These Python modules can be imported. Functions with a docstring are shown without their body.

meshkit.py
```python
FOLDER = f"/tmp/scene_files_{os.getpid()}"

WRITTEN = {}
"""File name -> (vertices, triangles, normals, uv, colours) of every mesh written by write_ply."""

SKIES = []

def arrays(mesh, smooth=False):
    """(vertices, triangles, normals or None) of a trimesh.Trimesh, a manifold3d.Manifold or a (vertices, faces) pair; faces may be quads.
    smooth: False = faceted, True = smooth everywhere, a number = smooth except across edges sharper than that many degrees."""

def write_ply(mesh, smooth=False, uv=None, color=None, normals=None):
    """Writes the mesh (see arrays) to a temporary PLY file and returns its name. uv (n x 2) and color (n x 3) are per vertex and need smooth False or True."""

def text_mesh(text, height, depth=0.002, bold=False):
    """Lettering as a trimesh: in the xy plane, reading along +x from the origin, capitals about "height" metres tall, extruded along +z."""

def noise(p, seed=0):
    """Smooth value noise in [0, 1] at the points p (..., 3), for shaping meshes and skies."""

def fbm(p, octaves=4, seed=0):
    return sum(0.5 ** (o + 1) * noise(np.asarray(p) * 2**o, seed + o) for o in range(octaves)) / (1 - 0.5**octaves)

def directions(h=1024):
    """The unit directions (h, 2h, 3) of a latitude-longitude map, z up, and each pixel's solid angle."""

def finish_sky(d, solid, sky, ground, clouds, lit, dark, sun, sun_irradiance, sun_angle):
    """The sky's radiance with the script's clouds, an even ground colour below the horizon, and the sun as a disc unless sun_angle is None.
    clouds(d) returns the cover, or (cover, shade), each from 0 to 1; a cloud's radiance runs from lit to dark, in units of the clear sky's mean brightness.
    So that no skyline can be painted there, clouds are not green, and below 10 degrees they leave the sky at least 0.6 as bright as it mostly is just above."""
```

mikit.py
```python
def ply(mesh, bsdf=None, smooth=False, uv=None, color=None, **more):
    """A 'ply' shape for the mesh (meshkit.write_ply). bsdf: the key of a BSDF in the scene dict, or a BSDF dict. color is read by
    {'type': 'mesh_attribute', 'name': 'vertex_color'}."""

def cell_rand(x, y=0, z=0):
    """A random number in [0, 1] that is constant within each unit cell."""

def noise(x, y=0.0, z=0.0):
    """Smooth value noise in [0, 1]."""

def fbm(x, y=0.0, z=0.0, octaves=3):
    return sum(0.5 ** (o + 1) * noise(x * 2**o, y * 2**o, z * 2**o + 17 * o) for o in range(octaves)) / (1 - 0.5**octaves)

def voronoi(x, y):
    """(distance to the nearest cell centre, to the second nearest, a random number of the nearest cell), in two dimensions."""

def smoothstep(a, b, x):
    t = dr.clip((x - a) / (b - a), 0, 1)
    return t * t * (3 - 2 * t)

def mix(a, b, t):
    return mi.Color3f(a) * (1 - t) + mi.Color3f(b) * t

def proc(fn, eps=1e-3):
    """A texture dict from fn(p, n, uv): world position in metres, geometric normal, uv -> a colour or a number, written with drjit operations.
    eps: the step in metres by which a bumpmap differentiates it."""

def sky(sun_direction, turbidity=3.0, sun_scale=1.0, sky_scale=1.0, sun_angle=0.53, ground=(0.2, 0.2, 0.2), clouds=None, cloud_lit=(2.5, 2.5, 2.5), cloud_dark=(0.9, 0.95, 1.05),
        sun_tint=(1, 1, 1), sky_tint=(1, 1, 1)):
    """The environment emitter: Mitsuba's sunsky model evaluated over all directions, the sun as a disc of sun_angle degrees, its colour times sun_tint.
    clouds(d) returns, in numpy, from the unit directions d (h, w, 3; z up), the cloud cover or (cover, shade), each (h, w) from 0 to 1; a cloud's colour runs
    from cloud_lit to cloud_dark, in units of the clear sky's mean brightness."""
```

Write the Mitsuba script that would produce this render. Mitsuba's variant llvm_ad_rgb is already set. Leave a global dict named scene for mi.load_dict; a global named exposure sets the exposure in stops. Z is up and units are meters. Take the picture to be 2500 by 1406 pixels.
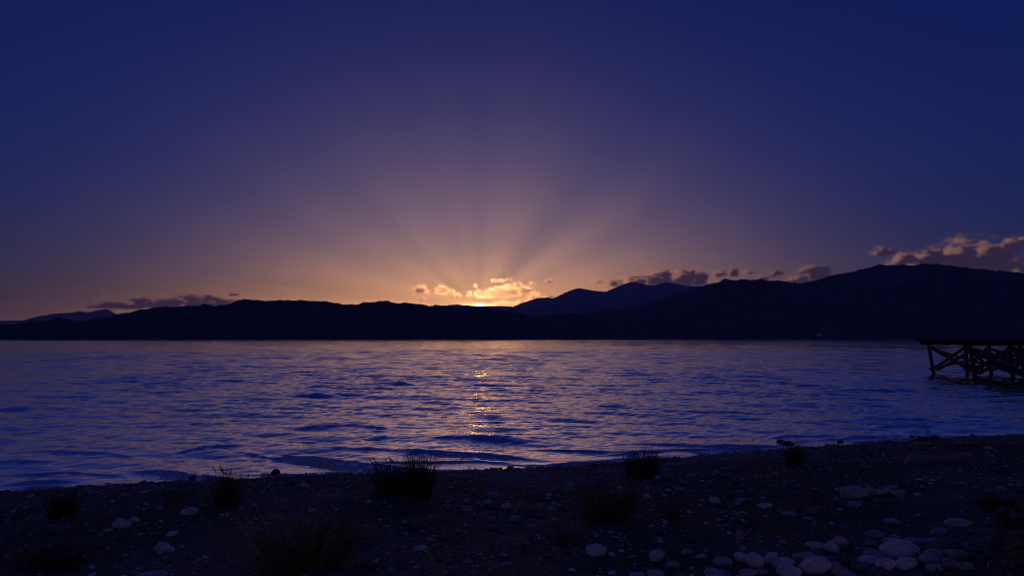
import math, random
import numpy as np, trimesh
import mitsuba as mi, drjit as dr
import mikit, meshkit
from mikit import proc, ply, noise, fbm, smoothstep, mix

T4 = mi.ScalarTransform4f
rng = np.random.default_rng(7)
scene, labels = {}, {}

# ------------------------------------------------------------------ camera
F = 1389.0 / 2500.0                     # focal length in picture widths (20 mm on full frame)
CAM = np.array([0.0, 0.0, 4.0])
PITCH = math.atan((826.5 - 703.0) / 1389.0)
cp, sp = math.cos(PITCH), math.sin(PITCH)
scene['camera'] = {'type': 'perspective', 'fov': math.degrees(2 * math.atan(0.5 / F)), 'fov_axis': 'x', 'near_clip': 0.1, 'far_clip': 90000.0,
                   'to_world': T4().look_at(origin=CAM.tolist(), target=[0, cp, 4 + sp], up=[0, 0, 1]), 'medium': {'type': 'ref', 'id': 'haze_air'}}
exposure = 0.0


def ray(px, py):
    """Direction of a point that was measured on the 2500-wide photograph (used once, to survey where things stand)."""
    x, z = (px - 1250.0) / 1389.0, -(py - 703.0) / 1389.0
    v = np.array([x, cp - z * sp, sp + z * cp])
    return v / np.linalg.norm(v)


def azel(px, py):
    v = ray(px, py)
    return math.degrees(math.atan2(v[0], v[1])), math.degrees(math.asin(v[2]))


# ------------------------------------------------------------------ sky: low sun behind the ridge, sunset glow painted as a high veil, broken low cumulus
SUN = ray(1171, 748.0)
SUN_AZ, SUN_EL = azel(1171, 748.0)
MEAN = 0.0275                             # the clear sky's mean brightness with this tint
LIT, DARK = np.array([7.1, 3.75, 2.7]), np.array([0.030, 0.019, 0.048])
# low clouds: (x, y of the base's middle, half width, height, thickness, gap in the middle) as surveyed
CUMULUS = [(300, 750, 120, 18, 1, 0), (400, 748, 120, 24, 1, 0), (500, 746, 100, 28, .9, 0), (575, 722, 18, 9, .7, 0), (128, 745, 12, 4, .5, 0),
           (1030, 712, 22, 20, .8, 0), (1077, 714, 20, 18, .9, 0), (1103, 717, 9, 12, 1, 0), (1117, 722, 9, 9, 1, 0), (1028, 729, 10, 5, .6, 0),
           (1148, 722, 7, 11, 1, 0), (1160, 700, 4, 9, .9, 0), (1182, 723, 27, 16, 1.2, 0), (1215, 722, 35, 24, 1.3, 0), (1245, 718, 35, 22, 1.2, 0), (1283, 714, 26, 20, 1, 0),
           (1206, 687, 9, 5, .8, 0), (1222, 688, 9, 6, .9, 0), (1241, 685, 9, 6, 1, 0), (1265, 697, 14, 8, .8, 0), (1300, 694, 9, 7, .7, 0), (1342, 687, 12, 6, .7, 0),
           (1170, 748, 58, 8, 1, 0), (1225, 748, 26, 16, 1.1, 0), (1248, 749, 22, 14, 1, 0), (1275, 744, 22, 16, 1, 0), (1310, 731, 26, 18, .9, 0), (1347, 728, 14, 13, 1, 0),
           (1463, 690, 18, 16, .6, 0), (1492, 695, 18, 18, .6, 0), (1515, 692, 12, 12, .5, 0), (1560, 691, 48, 24, 1, 0), (1605, 690, 60, 34, 1.2, 0), (1668, 690, 50, 36, 1.1, 0), (1705, 692, 28, 34, 1, 0),
           (1762, 672, 22, 14, .8, 0), (1790, 671, 16, 16, .9, 0), (1825, 668, 12, 7, .45, 0), (1864, 682, 16, 10, .8, 0), (1890, 672, 18, 11, .5, 0),
           (1960, 687, 42, 20, 1, 0), (1998, 684, 50, 28, 1.1, 0), (1985, 663, 42, 14, 1, 0), (2160, 620, 28, 14, .6, 0), (2215, 640, 42, 26, .8, 0),
           (2280, 644, 75, 42, 1.1, 0), (2350, 646, 90, 58, 1.3, 0), (2420, 646, 75, 62, 1.3, 0), (2470, 606, 34, 26, 1.1, 0), (2500, 600, 26, 22, 1, 0), (2450, 650, 80, 34, 1, 0), (2530, 664, 60, 44, 1, 0)]


def clouds(d):
    az, el = np.degrees(np.arctan2(d[..., 0], d[..., 1])), np.degrees(np.arcsin(np.clip(d[..., 2], -1, 1)))
    gam = np.arccos(np.clip(d @ SUN, -1, 1))
    # sunset glow painted as a high veil, denser low down and brighter near the sun
    phi = np.degrees(np.arctan2(el - SUN_EL, az - SUN_AZ))
    # cloud-shadow rays painted into that glow: darker bands fanning out from the sun
    ray_shade = 0.9 * (meshkit.noise(np.stack([phi / 11.0, phi * 0 + 8.7, np.degrees(gam) / 60], -1), 5) - 0.5)
    for at, wide, deep in ((49, 9, .55), (27, 6, .45), (94, 8, .38), (138, 8, .28), (159, 6, .5), (174, 4, .5), (10, 7, .45)):
        ray_shade = ray_shade - deep * np.exp(-((phi - at) / wide) ** 2)
    ray_shade = ray_shade * np.clip(np.degrees(gam) / 3.0, 0, 1) * np.exp(-(np.degrees(gam) / 30.0) ** 2)
    plane = np.stack([d[..., 0], d[..., 1], 0 * el], -1) / np.maximum(d[..., 2:], 0.03)
    glow_noise = 1 + 0.30 * (meshkit.fbm(plane * np.array([0.9, 0.35, 1]), 3, 11) - 0.5)
    glow_veil = 1 - np.exp(-0.0029 * glow_noise / np.maximum(d[..., 2] + 0.06, 0.02) ** 2)
    glow_veil = glow_veil * (1 + 0.34 * ray_shade)
    # forward glow, and a pink back lobe added out of view to warm the beach
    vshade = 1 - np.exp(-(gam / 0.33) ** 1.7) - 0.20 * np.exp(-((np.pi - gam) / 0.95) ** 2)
    # broken low cumulus over the far hills
    cover, core = np.zeros_like(az), np.zeros_like(az)
    m = (el > 0) & (el < 14) & (np.abs(az) < 60)
    a, e = az[m], el[m]
    q = np.stack([a * 0.75, e * 1.9, a * 0], -1)
    n = meshkit.fbm(q * 1.15, 5, 21) - 0.5
    n2 = meshkit.fbm(q * 2.6 + 5, 5, 31) - 0.5
    f, side = np.full(a.shape, -9.0), np.zeros_like(a)
    for px, py, w, h, thick, gap in CUMULUS:
        a0, e0 = azel(px, py)
        a1, _ = azel(px + w, py)
        _, e1 = azel(px, py - h)
        dx, dz = (a - a0) / (a1 - a0), (e - e0) / (e1 - e0)
        r = np.sqrt(dx ** 2 + np.where(dz > 0, dz, dz * 3.2) ** 2)
        big = np.clip(w / 60.0, 0.22, 1)
        fk = thick * (1 - r) + (1.6 * n + 0.85 * n2) * (0.35 + 0.30 * big)
        sunward = dx * (1 if a0 > SUN_AZ else -1) - 0.55 * dz          # the side towards the sun and the top are lit
        side = np.where(fk > f, sunward, side)
        f = np.maximum(f, fk)
    g = np.degrees(gam[m])
    c = np.clip((f - 0.02) / 0.15, 0, 1)
    c = c * c * (3 - 2 * c)
    wisp = np.clip((f + 0.42) / 0.5, 0, 1) ** 2 * np.clip(0.5 + 2.2 * meshkit.fbm(np.stack([a * 1.3, e * 5.5, a * 0], -1), 4, 41) - 1.1, 0, 1)
    c = np.maximum(c, 0.45 * wisp)                      # torn, thin edges
    inner = np.clip((f - 0.10) / 0.55 + 1.2 * n2, 0, 1)
    near = np.exp(-(g / 6.0) ** 1.6)
    edge = 0.950 - 0.54 * near
    cs = np.clip(edge + (1.0 - edge) * inner * (1 - 0.55 * near) + 0.026 * side * (1 - near) + 0.034 * np.clip((g - 15) / 10, 0, 1), 0, 1)
    cover[m], core[m] = c * np.where(g < 5, 1, 0.97), cs
    total = 1 - (1 - glow_veil) * (1 - cover)
    shade = (cover * core + (1 - cover) * glow_veil * vshade) / np.maximum(total, 1e-6)
    return total, shade


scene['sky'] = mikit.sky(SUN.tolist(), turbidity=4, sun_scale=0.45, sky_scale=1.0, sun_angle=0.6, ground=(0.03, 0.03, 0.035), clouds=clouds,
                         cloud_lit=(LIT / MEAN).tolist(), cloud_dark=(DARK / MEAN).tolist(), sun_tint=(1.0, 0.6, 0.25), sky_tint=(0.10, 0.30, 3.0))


# ------------------------------------------------------------------ helpers
def add(key, mesh, bsdf, label=None, category=None, group=None, kind=None, smooth=True, color=None):
    if key in scene:
        k = 1
        while f'{key}_{k:03d}' in scene:
            k += 1
        key = f'{key}_{k:03d}'
    scene[key] = ply(mesh, bsdf, smooth=smooth, color=color)
    tag(key, label, category, group, kind)
    return key


def tag(key, label=None, category=None, group=None, kind=None):
    e = {k: v for k, v in (('label', label), ('category', category), ('group', group), ('kind', kind)) if v}
    if e:
        labels[key] = e


taken = {}


def thing(name, label, category, group=None):
    """A thing that is made of parts: the key that its parts' keys start with."""
    k = taken.get(name, 0)
    taken[name] = k + 1
    key = name if k == 0 else f'{name}_{k:03d}'
    tag(key, label, category, group)
    return key


def cat(parts):
    parts = list(parts)
    v = np.concatenate([np.asarray(p[0], float) for p in parts])
    o = np.cumsum([0] + [len(p[0]) for p in parts[:-1]])
    return v, np.concatenate([np.asarray(p[1]) + k for p, k in zip(parts, o)])


def vf(m):
    return np.array(m.vertices), np.array(m.faces)


def tube(path, radii, sides=6):
    p = np.asarray(path, float)
    r = np.broadcast_to(np.asarray(radii, float), (len(p),))
    t = np.gradient(p, axis=0)
    t /= np.linalg.norm(t, axis=1, keepdims=True) + 1e-12
    ref = np.where(np.abs(t[:, 2:]) < 0.9, [[0, 0, 1.0]], [[1.0, 0, 0]])
    a = np.cross(t, ref)
    a /= np.linalg.norm(a, axis=1, keepdims=True) + 1e-12
    b = np.cross(t, a)
    ang = np.arange(sides) * 2 * np.pi / sides
    v = p[:, None] + r[:, None, None] * (np.cos(ang)[None, :, None] * a[:, None] + np.sin(ang)[None, :, None] * b[:, None])
    v = v.reshape(-1, 3)
    f = []
    n = len(p)
    for i in range(n - 1):
        for j in range(sides):
            k = (j + 1) % sides
            f += [[i * sides + j, i * sides + k, (i + 1) * sides + k], [i * sides + j, (i + 1) * sides + k, (i + 1) * sides + j]]
    c0, c1 = len(v), len(v) + 1
    v = np.vstack([v, p[:1], p[-1:]])
    for j in range(sides):
        k = (j + 1) % sides
        f += [[c0, k, j], [c1, (n - 1) * sides + j, (n - 1) * sides + k]]
    return v, np.array(f)


age = np.random.default_rng(33)


def beam(p0, p1, w, h, up=(0, 0, 1), chamfer=0.0, wonk=0.0):
    """A squared timber from p0 to p1, w wide and h high."""
    p0, p1 = np.asarray(p0, float), np.asarray(p1, float)
    if wonk:
        p0, p1, h = p0 + age.normal(0, wonk, 3) * [.4, .4, 1], p1 + age.normal(0, wonk, 3) * [.4, .4, 1], h * age.uniform(.85, 1.1)
    t = p1 - p0
    L = np.linalg.norm(t)
    t = t / L
    s = np.cross(t, up)
    if np.linalg.norm(s) < 1e-6:
        s = np.array([1.0, 0, 0])
    s /= np.linalg.norm(s)
    u = np.cross(s, t)
    c = chamfer or 0.06 * min(w, h)
    prof = np.array([[-w / 2 + c, -h / 2], [w / 2 - c, -h / 2], [w / 2, -h / 2 + c], [w / 2, h / 2 - c], [w / 2 - c, h / 2], [-w / 2 + c, h / 2], [-w / 2, h / 2 - c], [-w / 2, -h / 2 + c]])
    v = np.vstack([p + prof[:, :1] * s + prof[:, 1:] * u for p in (p0, p1)])
    f = []
    for j in range(8):
        k = (j + 1) % 8
        f += [[j, k, 8 + k], [j, 8 + k, 8 + j]]
    for j in range(1, 7):
        f += [[0, j + 1, j], [8, 8 + j, 8 + j + 1]]
    return v, np.array(f)


# ------------------------------------------------------------------ materials
def rgb(r, g, b):
    return {'type': 'rgb', 'value': [r, g, b]}


def mat(key, fn, rough=0.8, spec=0.3, bump=None, amount=0.004, eps=2e-3):
    base = {'type': 'principled', 'base_color': proc(fn) if callable(fn) else rgb(*fn), 'roughness': rough, 'specular': spec}
    if bump:
        base = {'type': 'bumpmap', 'arbitrary': {**proc(bump, eps)}, 'scale': amount, 'bsdf': base}
    scene[key] = {'type': 'twosided', 'bsdf': base}
    return key


def stone_fn(c, c2, vein, f=16.0):
    def fn(p, n, uv):
        a = fbm(p.x * f, p.y * f, p.z * f, 4)
        s = noise(p.x * f * 7, p.y * f * 7, p.z * f * 7)
        w = dr.abs(fbm(p.x * 9 + 4, p.y * 9, p.z * 14, 3) - 0.5)
        col = mix(c, c2, smoothstep(0.35, 0.65, a))
        col = mix(col, mi.Color3f(*vein), 0.7 * (1 - smoothstep(0.0, 0.035, w)))
        return col * (0.72 + 0.5 * s)
    return fn


def stone_bump(p, n, uv):
    return fbm(p.x * 22, p.y * 22, p.z * 22, 4)


STONE = {
    'pale': mat('pale_stone', stone_fn((.86, .82, .64), (.66, .63, .50), (.90, .87, .74)), .75, .3, stone_bump, .03),
    'grey': mat('grey_stone', stone_fn((.58, .56, .44), (.42, .41, .32), (.7, .68, .54)), .75, .3, stone_bump, .03),
    'blue': mat('blue_grey_stone', stone_fn((.46, .52, .48), (.34, .39, .36), (.6, .62, .54)), .75, .3, stone_bump, .03),
    'mauve': mat('mauve_stone', stone_fn((.62, .50, .42), (.45, .37, .31), (.7, .6, .5)), .75, .3, stone_bump, .03),
    'brown': mat('brown_stone', stone_fn((.42, .26, .14), (.26, .17, .10), (.5, .35, .22)), .8, .3, stone_bump, .03),
    'dim': mat('dull_stone', stone_fn((.25, .24, .19), (.17, .165, .13), (.34, .32, .26)), .8, .3, stone_bump, .03),
    'dark': mat('wet_dark_stone', stone_fn((.05, .045, .04), (.03, .028, .025), (.07, .065, .06)), .3, .5, stone_bump, .010),
}
scene['pebble_material'] = {'type': 'twosided', 'bsdf': {'type': 'principled', 'base_color': {'type': 'mesh_attribute', 'name': 'vertex_color'}, 'roughness': .8, 'specular': .3}}
scene['wet_pebble_material'] = {'type': 'twosided', 'bsdf': {'type': 'principled', 'base_color': {'type': 'mesh_attribute', 'name': 'vertex_color'}, 'roughness': .28, 'specular': .5}}


def beach_fn(p, n, uv):
    a = fbm(p.x * 0.6, p.y * 0.6, 0.0, 3)
    s = noise(p.x * 45, p.y * 45, p.z * 45)
    b = noise(p.x * 130, p.y * 130, p.z * 60)
    col = mix((.085, .088, .062), (.165, .165, .12), smoothstep(.3, .7, a))
    return col * (0.5 + 0.7 * s + 0.5 * smoothstep(.7, .95, b)) * (0.4 + 0.6 * smoothstep(0.05, 0.45, p.z))


mat('beach_material', beach_fn, .85, .25, lambda p, n, uv: fbm(p.x * 28, p.y * 28, p.z * 28, 3), .02)


def forest_fn(p, n, uv):
    a = fbm(p.x / 60, p.y / 60, p.z / 60, 4)
    return mix((.012, .016, .010), (.032, .038, .024), smoothstep(.3, .7, a))


mat('forest_material', forest_fn, .95, .1)
mat('mountain_material', lambda p, n, uv: mix((.03, .032, .03), (.07, .068, .062), smoothstep(.35, .7, fbm(p.x / 220, p.y / 220, p.z / 120, 4))), .95, .1)


def wood_fn(c1, c2):
    def fn(p, n, uv):
        g = fbm(p.x * 6 + p.z * 3, p.y * 6, p.z * 34, 4)
        return mix(c1, c2, smoothstep(.3, .7, g))
    return fn


mat('jetty_timber', wood_fn((.045, .038, .032), (.10, .085, .07)), .85, .25, lambda p, n, uv: fbm(p.x * 9, p.y * 9, p.z * 40, 3), .01)
mat('driftwood_material', wood_fn((.24, .20, .17), (.40, .35, .31)), .85, .2, lambda p, n, uv: fbm(p.x * 30, p.y * 30, p.z * 60, 3), .008)
mat('twig_material', wood_fn((.13, .09, .065), (.26, .19, .14)), .85, .2)
mat('stump_material', wood_fn((.06, .05, .042), (.17, .145, .125)), .9, .2, lambda p, n, uv: fbm(p.x * 50, p.y * 50, p.z * 9, 4), .02)
mat('bark_material', wood_fn((.36, .24, .19), (.52, .38, .31)), .85, .2)
mat('leaf_material', wood_fn((.42, .33, .27), (.60, .50, .42)), .8, .2)
mat('rush_material', lambda p, n, uv: mix((.022, .026, .012), (.05, .052, .022), noise(p.x * 40, p.y * 40, p.z * 5)), .6, .3)
mat('dry_grass_material', lambda p, n, uv: mix((.17, .125, .05), (.36, .28, .125), noise(p.x * 60, p.y * 60, p.z * 4)), .7, .3)
mat('dark_twig_material', lambda p, n, uv: mix((.09, .05, .025), (.20, .10, .05), noise(p.x * 50, p.y * 50, p.z * 9)), .8, .2)
mat('green_grass_material', lambda p, n, uv: mix((.03, .05, .012), (.07, .10, .025), noise(p.x * 60, p.y * 60, p.z * 4)), .6, .3)
mat('seed_material', (.14, .10, .055), .8, .2)
mat('yellow_leaf_material', (.55, .42, .06), .6, .3)
mat('gull_white', (.78, .78, .76), .7, .3)
mat('gull_grey', (.34, .36, .38), .7, .3)
mat('gull_leg', (.35, .06, .04), .6, .3)
mat('buoy_material', (.06, .05, .045), .5, .4)
mat('house_wall', (.30, .29, .27), .8, .2)
mat('house_roof', (.34, .35, .37), .5, .4)
mat('window_glass', (.03, .035, .04), .15, .6)
mat('foam_material', lambda p, n, uv: mi.Color3f(.62, .66, .68) * (0.75 + 0.4 * noise(p.x * 30, p.y * 30, p.z * 30)), .7, .3)


def ripple(p, n, uv):
    return fbm(p.x * 3.1 + 0.6 * p.y, p.y * 5.2, 0.0, 3) + 0.35 * noise(p.x * 17, p.y * 23, 1.0)


scene['water_material'] = {'type': 'bumpmap', 'arbitrary': {**proc(ripple, 0.01)}, 'scale': 0.004,
                           'bsdf': {'type': 'roughdielectric', 'distribution': 'ggx', 'alpha': 0.02, 'int_ior': 1.333, 'ext_ior': 1.0}}

# ------------------------------------------------------------------ the beach and the water's edge
EDGE_PX = [(-400, 1240), (0, 1206), (300, 1190), (600, 1172), (850, 1160), (1050, 1156), (1250, 1149), (1450, 1136), (1700, 1119), (1900, 1101), (2050, 1090), (2200, 1080), (2350, 1071), (2500, 1066)]
EDGE = []
for px, py in EDGE_PX:
    v = ray(px, py)
    t = -CAM[2] / v[2]
    EDGE.append((t * v[0], t * v[1]))
EDGE = np.array([(-60.0, 9.0)] + EDGE + [(34.0, 27.5), (80.0, 42.0)])


def shore_y(x):
    return np.interp(x, EDGE[:, 0], EDGE[:, 1])


def ground_z(x, y):
    x, y = np.asarray(x, float), np.asarray(y, float)
    s = shore_y(x) - y
    up = 2.35 * (1 - np.exp(-np.maximum(s, 0) / 9.0))
    down = -0.14 * np.maximum(-s, 0)
    p = np.stack(np.broadcast_arrays(x * 0.45, y * 0.45, 0 * x), -1)
    q = np.stack(np.broadcast_arrays(x * 1.7, y * 1.7, 0 * x), -1)
    return up + np.maximum(down, -4.0) + np.clip(s / 3, 0, 1) * 0.16 * (meshkit.noise(p, 2) - 0.5) + 0.08 * (meshkit.noise(q, 4) - 0.5)


def on_ground(px, py):
    """The point of the beach that was seen at (px, py) of the photograph."""
    v = ray(px, py)
    t = np.linspace(2.0, 45.0, 4000)
    P = CAM + t[:, None] * v
    k = int(np.argmax(P[:, 2] < np.maximum(ground_z(P[:, 0], P[:, 1]), -0.05)))
    return P[k], t[k] * (v[1] * cp + v[2] * sp)                  # the point and its depth along the camera's axis


def grid(xs, ys, zfn):
    X, Y = np.meshgrid(xs, ys)
    v = np.stack([X, Y, zfn(X, Y)], -1).reshape(-1, 3)
    i, j = np.meshgrid(np.arange(len(ys) - 1), np.arange(len(xs) - 1), indexing='ij')
    a = (i * len(xs) + j).ravel()
    f = np.vstack([np.stack([a, a + 1, a + len(xs) + 1], 1), np.stack([a, a + len(xs) + 1, a + len(xs)], 1)])
    return v, f


xs = np.concatenate([np.linspace(-90, -24, 34)[:-1], np.linspace(-24, 32, 420)[:-1], np.linspace(32, 110, 40)])
ys = np.concatenate([np.linspace(-40, 2, 30)[:-1], np.linspace(2, 30, 260)[:-1], np.linspace(30, 75, 50)])


def beach_z(X, Y):
    p = np.stack([X * 6, Y * 6, 0 * X], -1)
    return ground_z(X, Y) + 0.03 * (meshkit.fbm(p, 3, 9) - 0.5)


add('beach', grid(xs, ys, beach_z), 'beach_material', 'dark shingle beach sloping down to the water', 'beach', kind='structure')

# ------------------------------------------------------------------ the lake
rows, r = [], 11.0
while r < 3300:
    rows.append(r)
    r *= 1 + (0.0027 if r < 60 else 0.0030 + 0.0045 * min(1, (r - 60) / 300))
rows = np.array(rows)
cols = np.radians(np.concatenate([np.linspace(-64, -48, 40)[:-1], np.linspace(-48, 48, 800), np.linspace(48, 64, 40)[1:]]))
Rr, Az = np.meshgrid(rows, cols, indexing='ij')
X, Y = Rr * np.sin(Az), Rr * np.cos(Az)
X32, Y32 = X.astype(np.float32), Y.astype(np.float32)
Zw, DX, DY = np.zeros_like(X32), np.zeros_like(X32), np.zeros_like(X32)
off = Y - shore_y(X)                                    # distance from the water's edge
calm = np.clip((off + 0.4) / 3.5, 0.16, 1)
spacing = np.maximum(np.gradient(rows)[:, None] * np.ones_like(X), Rr * np.gradient(cols)[None])
gust = 0.65 + 0.7 * meshkit.fbm(np.stack([X / 26, Y / 55, 0 * X], -1), 3, 71)
group = sum(meshkit.noise(np.stack([X / w, Y / (1.6 * w), 0 * X + w], -1), 72) * np.clip(w / spacing / 3 - .5, 0.02, 1) for w in (1.3, 2.9, 7.0, 17.0))
chop = 0.80 + 0.85 * np.clip((off - 15) / 130, 0, 1)
group = group / sum(np.clip(w / spacing / 3 - .5, 0.02, 1) for w in (1.3, 2.9, 7.0, 17.0))      # wave groups: choppy patches and smooth ones
group = 0.70 + 1.1 * np.clip((group - 0.28) / 0.44, 0, 1) ** 1.8
NW = 110
for k in range(NW):
    lam = 0.20 * (28.0 / 0.20) ** ((k + rng.random()) / NW)
    spread = 0.60 if lam < 1.0 else 0.34 if lam < 5 else 0.30
    th = math.radians(-90 - 10) + spread * rng.standard_normal()
    slope = 0.0235 * (1.45 if lam < 1.1 else (1.15 if lam < 3.6 else (0.45 if lam < 8 else 0.26)))
    kx, ky = math.cos(th), math.sin(th)
    kk = 2 * np.pi / lam
    amp = slope / kk * np.clip((lam / spacing - 2.1) / 1.6, 0, 1)
    if lam > 3.6:
        amp = amp * np.clip(off / (lam * 3.0), 0.05, 1)
    amp = amp * (gust * group * chop if lam < 3.6 else gust * chop)
    ph = np.float32(kk * kx) * X32 + np.float32(kk * ky) * Y32 + np.float32(rng.random() * 6.283)
    amp = amp.astype(np.float32)
    Zw += amp * np.sin(ph)
    c = amp * np.cos(ph)
    DX += kx * c
    DY += ky * c
Zw, DX, DY = Zw * calm, DX * calm, DY * calm


def crest_line(pts):
    """A breaking or swelling crest: its points on the water plane."""
    out = []
    for px, py in pts:
        v = ray(px, py)
        t = (0.05 - CAM[2]) / v[2]
        out.append((t * v[0], t * v[1]))
    return np.array(out)


CRESTS = [  # (crest as surveyed, height, width, foam from..to along it)
    ([(560, 1096), (680, 1114), (780, 1124), (900, 1138), (1060, 1146), (1180, 1150)], .13, .17, (680, 950)),
    ([(270, 1146), (390, 1148), (470, 1160), (560, 1170), (680, 1176)], .11, .16, (395, 610)),
    ([(740, 1092), (900, 1092), (1050, 1104), (1180, 1112), (1330, 1122), (1420, 1128)], .11, .26, None),
    ([(1490, 1081), (1600, 1083), (1720, 1090), (1880, 1090), (2000, 1086)],  .10, .20, (1620, 1860)),
    ([(1250, 1092), (1380, 1098), (1520, 1103), (1600, 1106)], .10, .24, None),
    ([(1180, 1126), (1330, 1132), (1500, 1126), (1700, 1112)], .06, .16, None),
    ([(-60, 1126), (60, 1128), (160, 1120)], .12, .36, None),
    ([(0, 1176), (100, 1176), (200, 1172)], .10, .28, None),
    ([(1860, 1066), (2000, 1064), (2110, 1066)], .12, .32, None),
    ([(2120, 1042), (2250, 1042), (2380, 1040)], .14, .40, None),
    ([(2350, 1044), (2440, 1046), (2560, 1044)], .12, .40, None),
    ([(880, 934), (960, 936), (1040, 942)], .26, .80, None),
    ([(2060, 950), (2160, 954), (2240, 952)], .28, .80, None),
    ([(700, 1040), (860, 1036), (980, 1046)], .13, .45, None),
    ([(1000, 1068), (1150, 1066), (1300, 1078)], .13, .42, None),
    ([(420, 1104), (540, 1086), (640, 1082)], .11, .40, None),
    # low wash lines running in to the shore
    ([(-40, 1196), (120, 1188), (300, 1178), (420, 1176)], .05, .10, (60, 380)), ([(560, 1158), (700, 1156), (860, 1152), (980, 1154)], .05, .10, (600, 860)),
    ([(1040, 1150), (1200, 1146), (1340, 1140)], .05, .09, (1080, 1320)), ([(1320, 1136), (1500, 1124), (1680, 1112)], .05, .10, (1360, 1640)),
    ([(1660, 1108), (1850, 1098), (2000, 1090)], .06, .12, (1700, 1960)), ([(2040, 1080), (2200, 1072), (2360, 1062)], .06, .12, (2080, 2330)),
    ([(-40, 1156), (150, 1152), (330, 1160)], .08, .16, None), ([(1420, 1112), (1600, 1100), (1800, 1088)], .08, .16, None), ([(1900, 1078), (2100, 1068), (2300, 1058)], .08, .18, None),
    ([(880, 1122), (1060, 1128), (1260, 1124)], .08, .16, None), ([(30, 1098), (200, 1100), (360, 1112)], .09, .22, None)]
foam_bits = []
near_mask = Rr < 70
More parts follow.
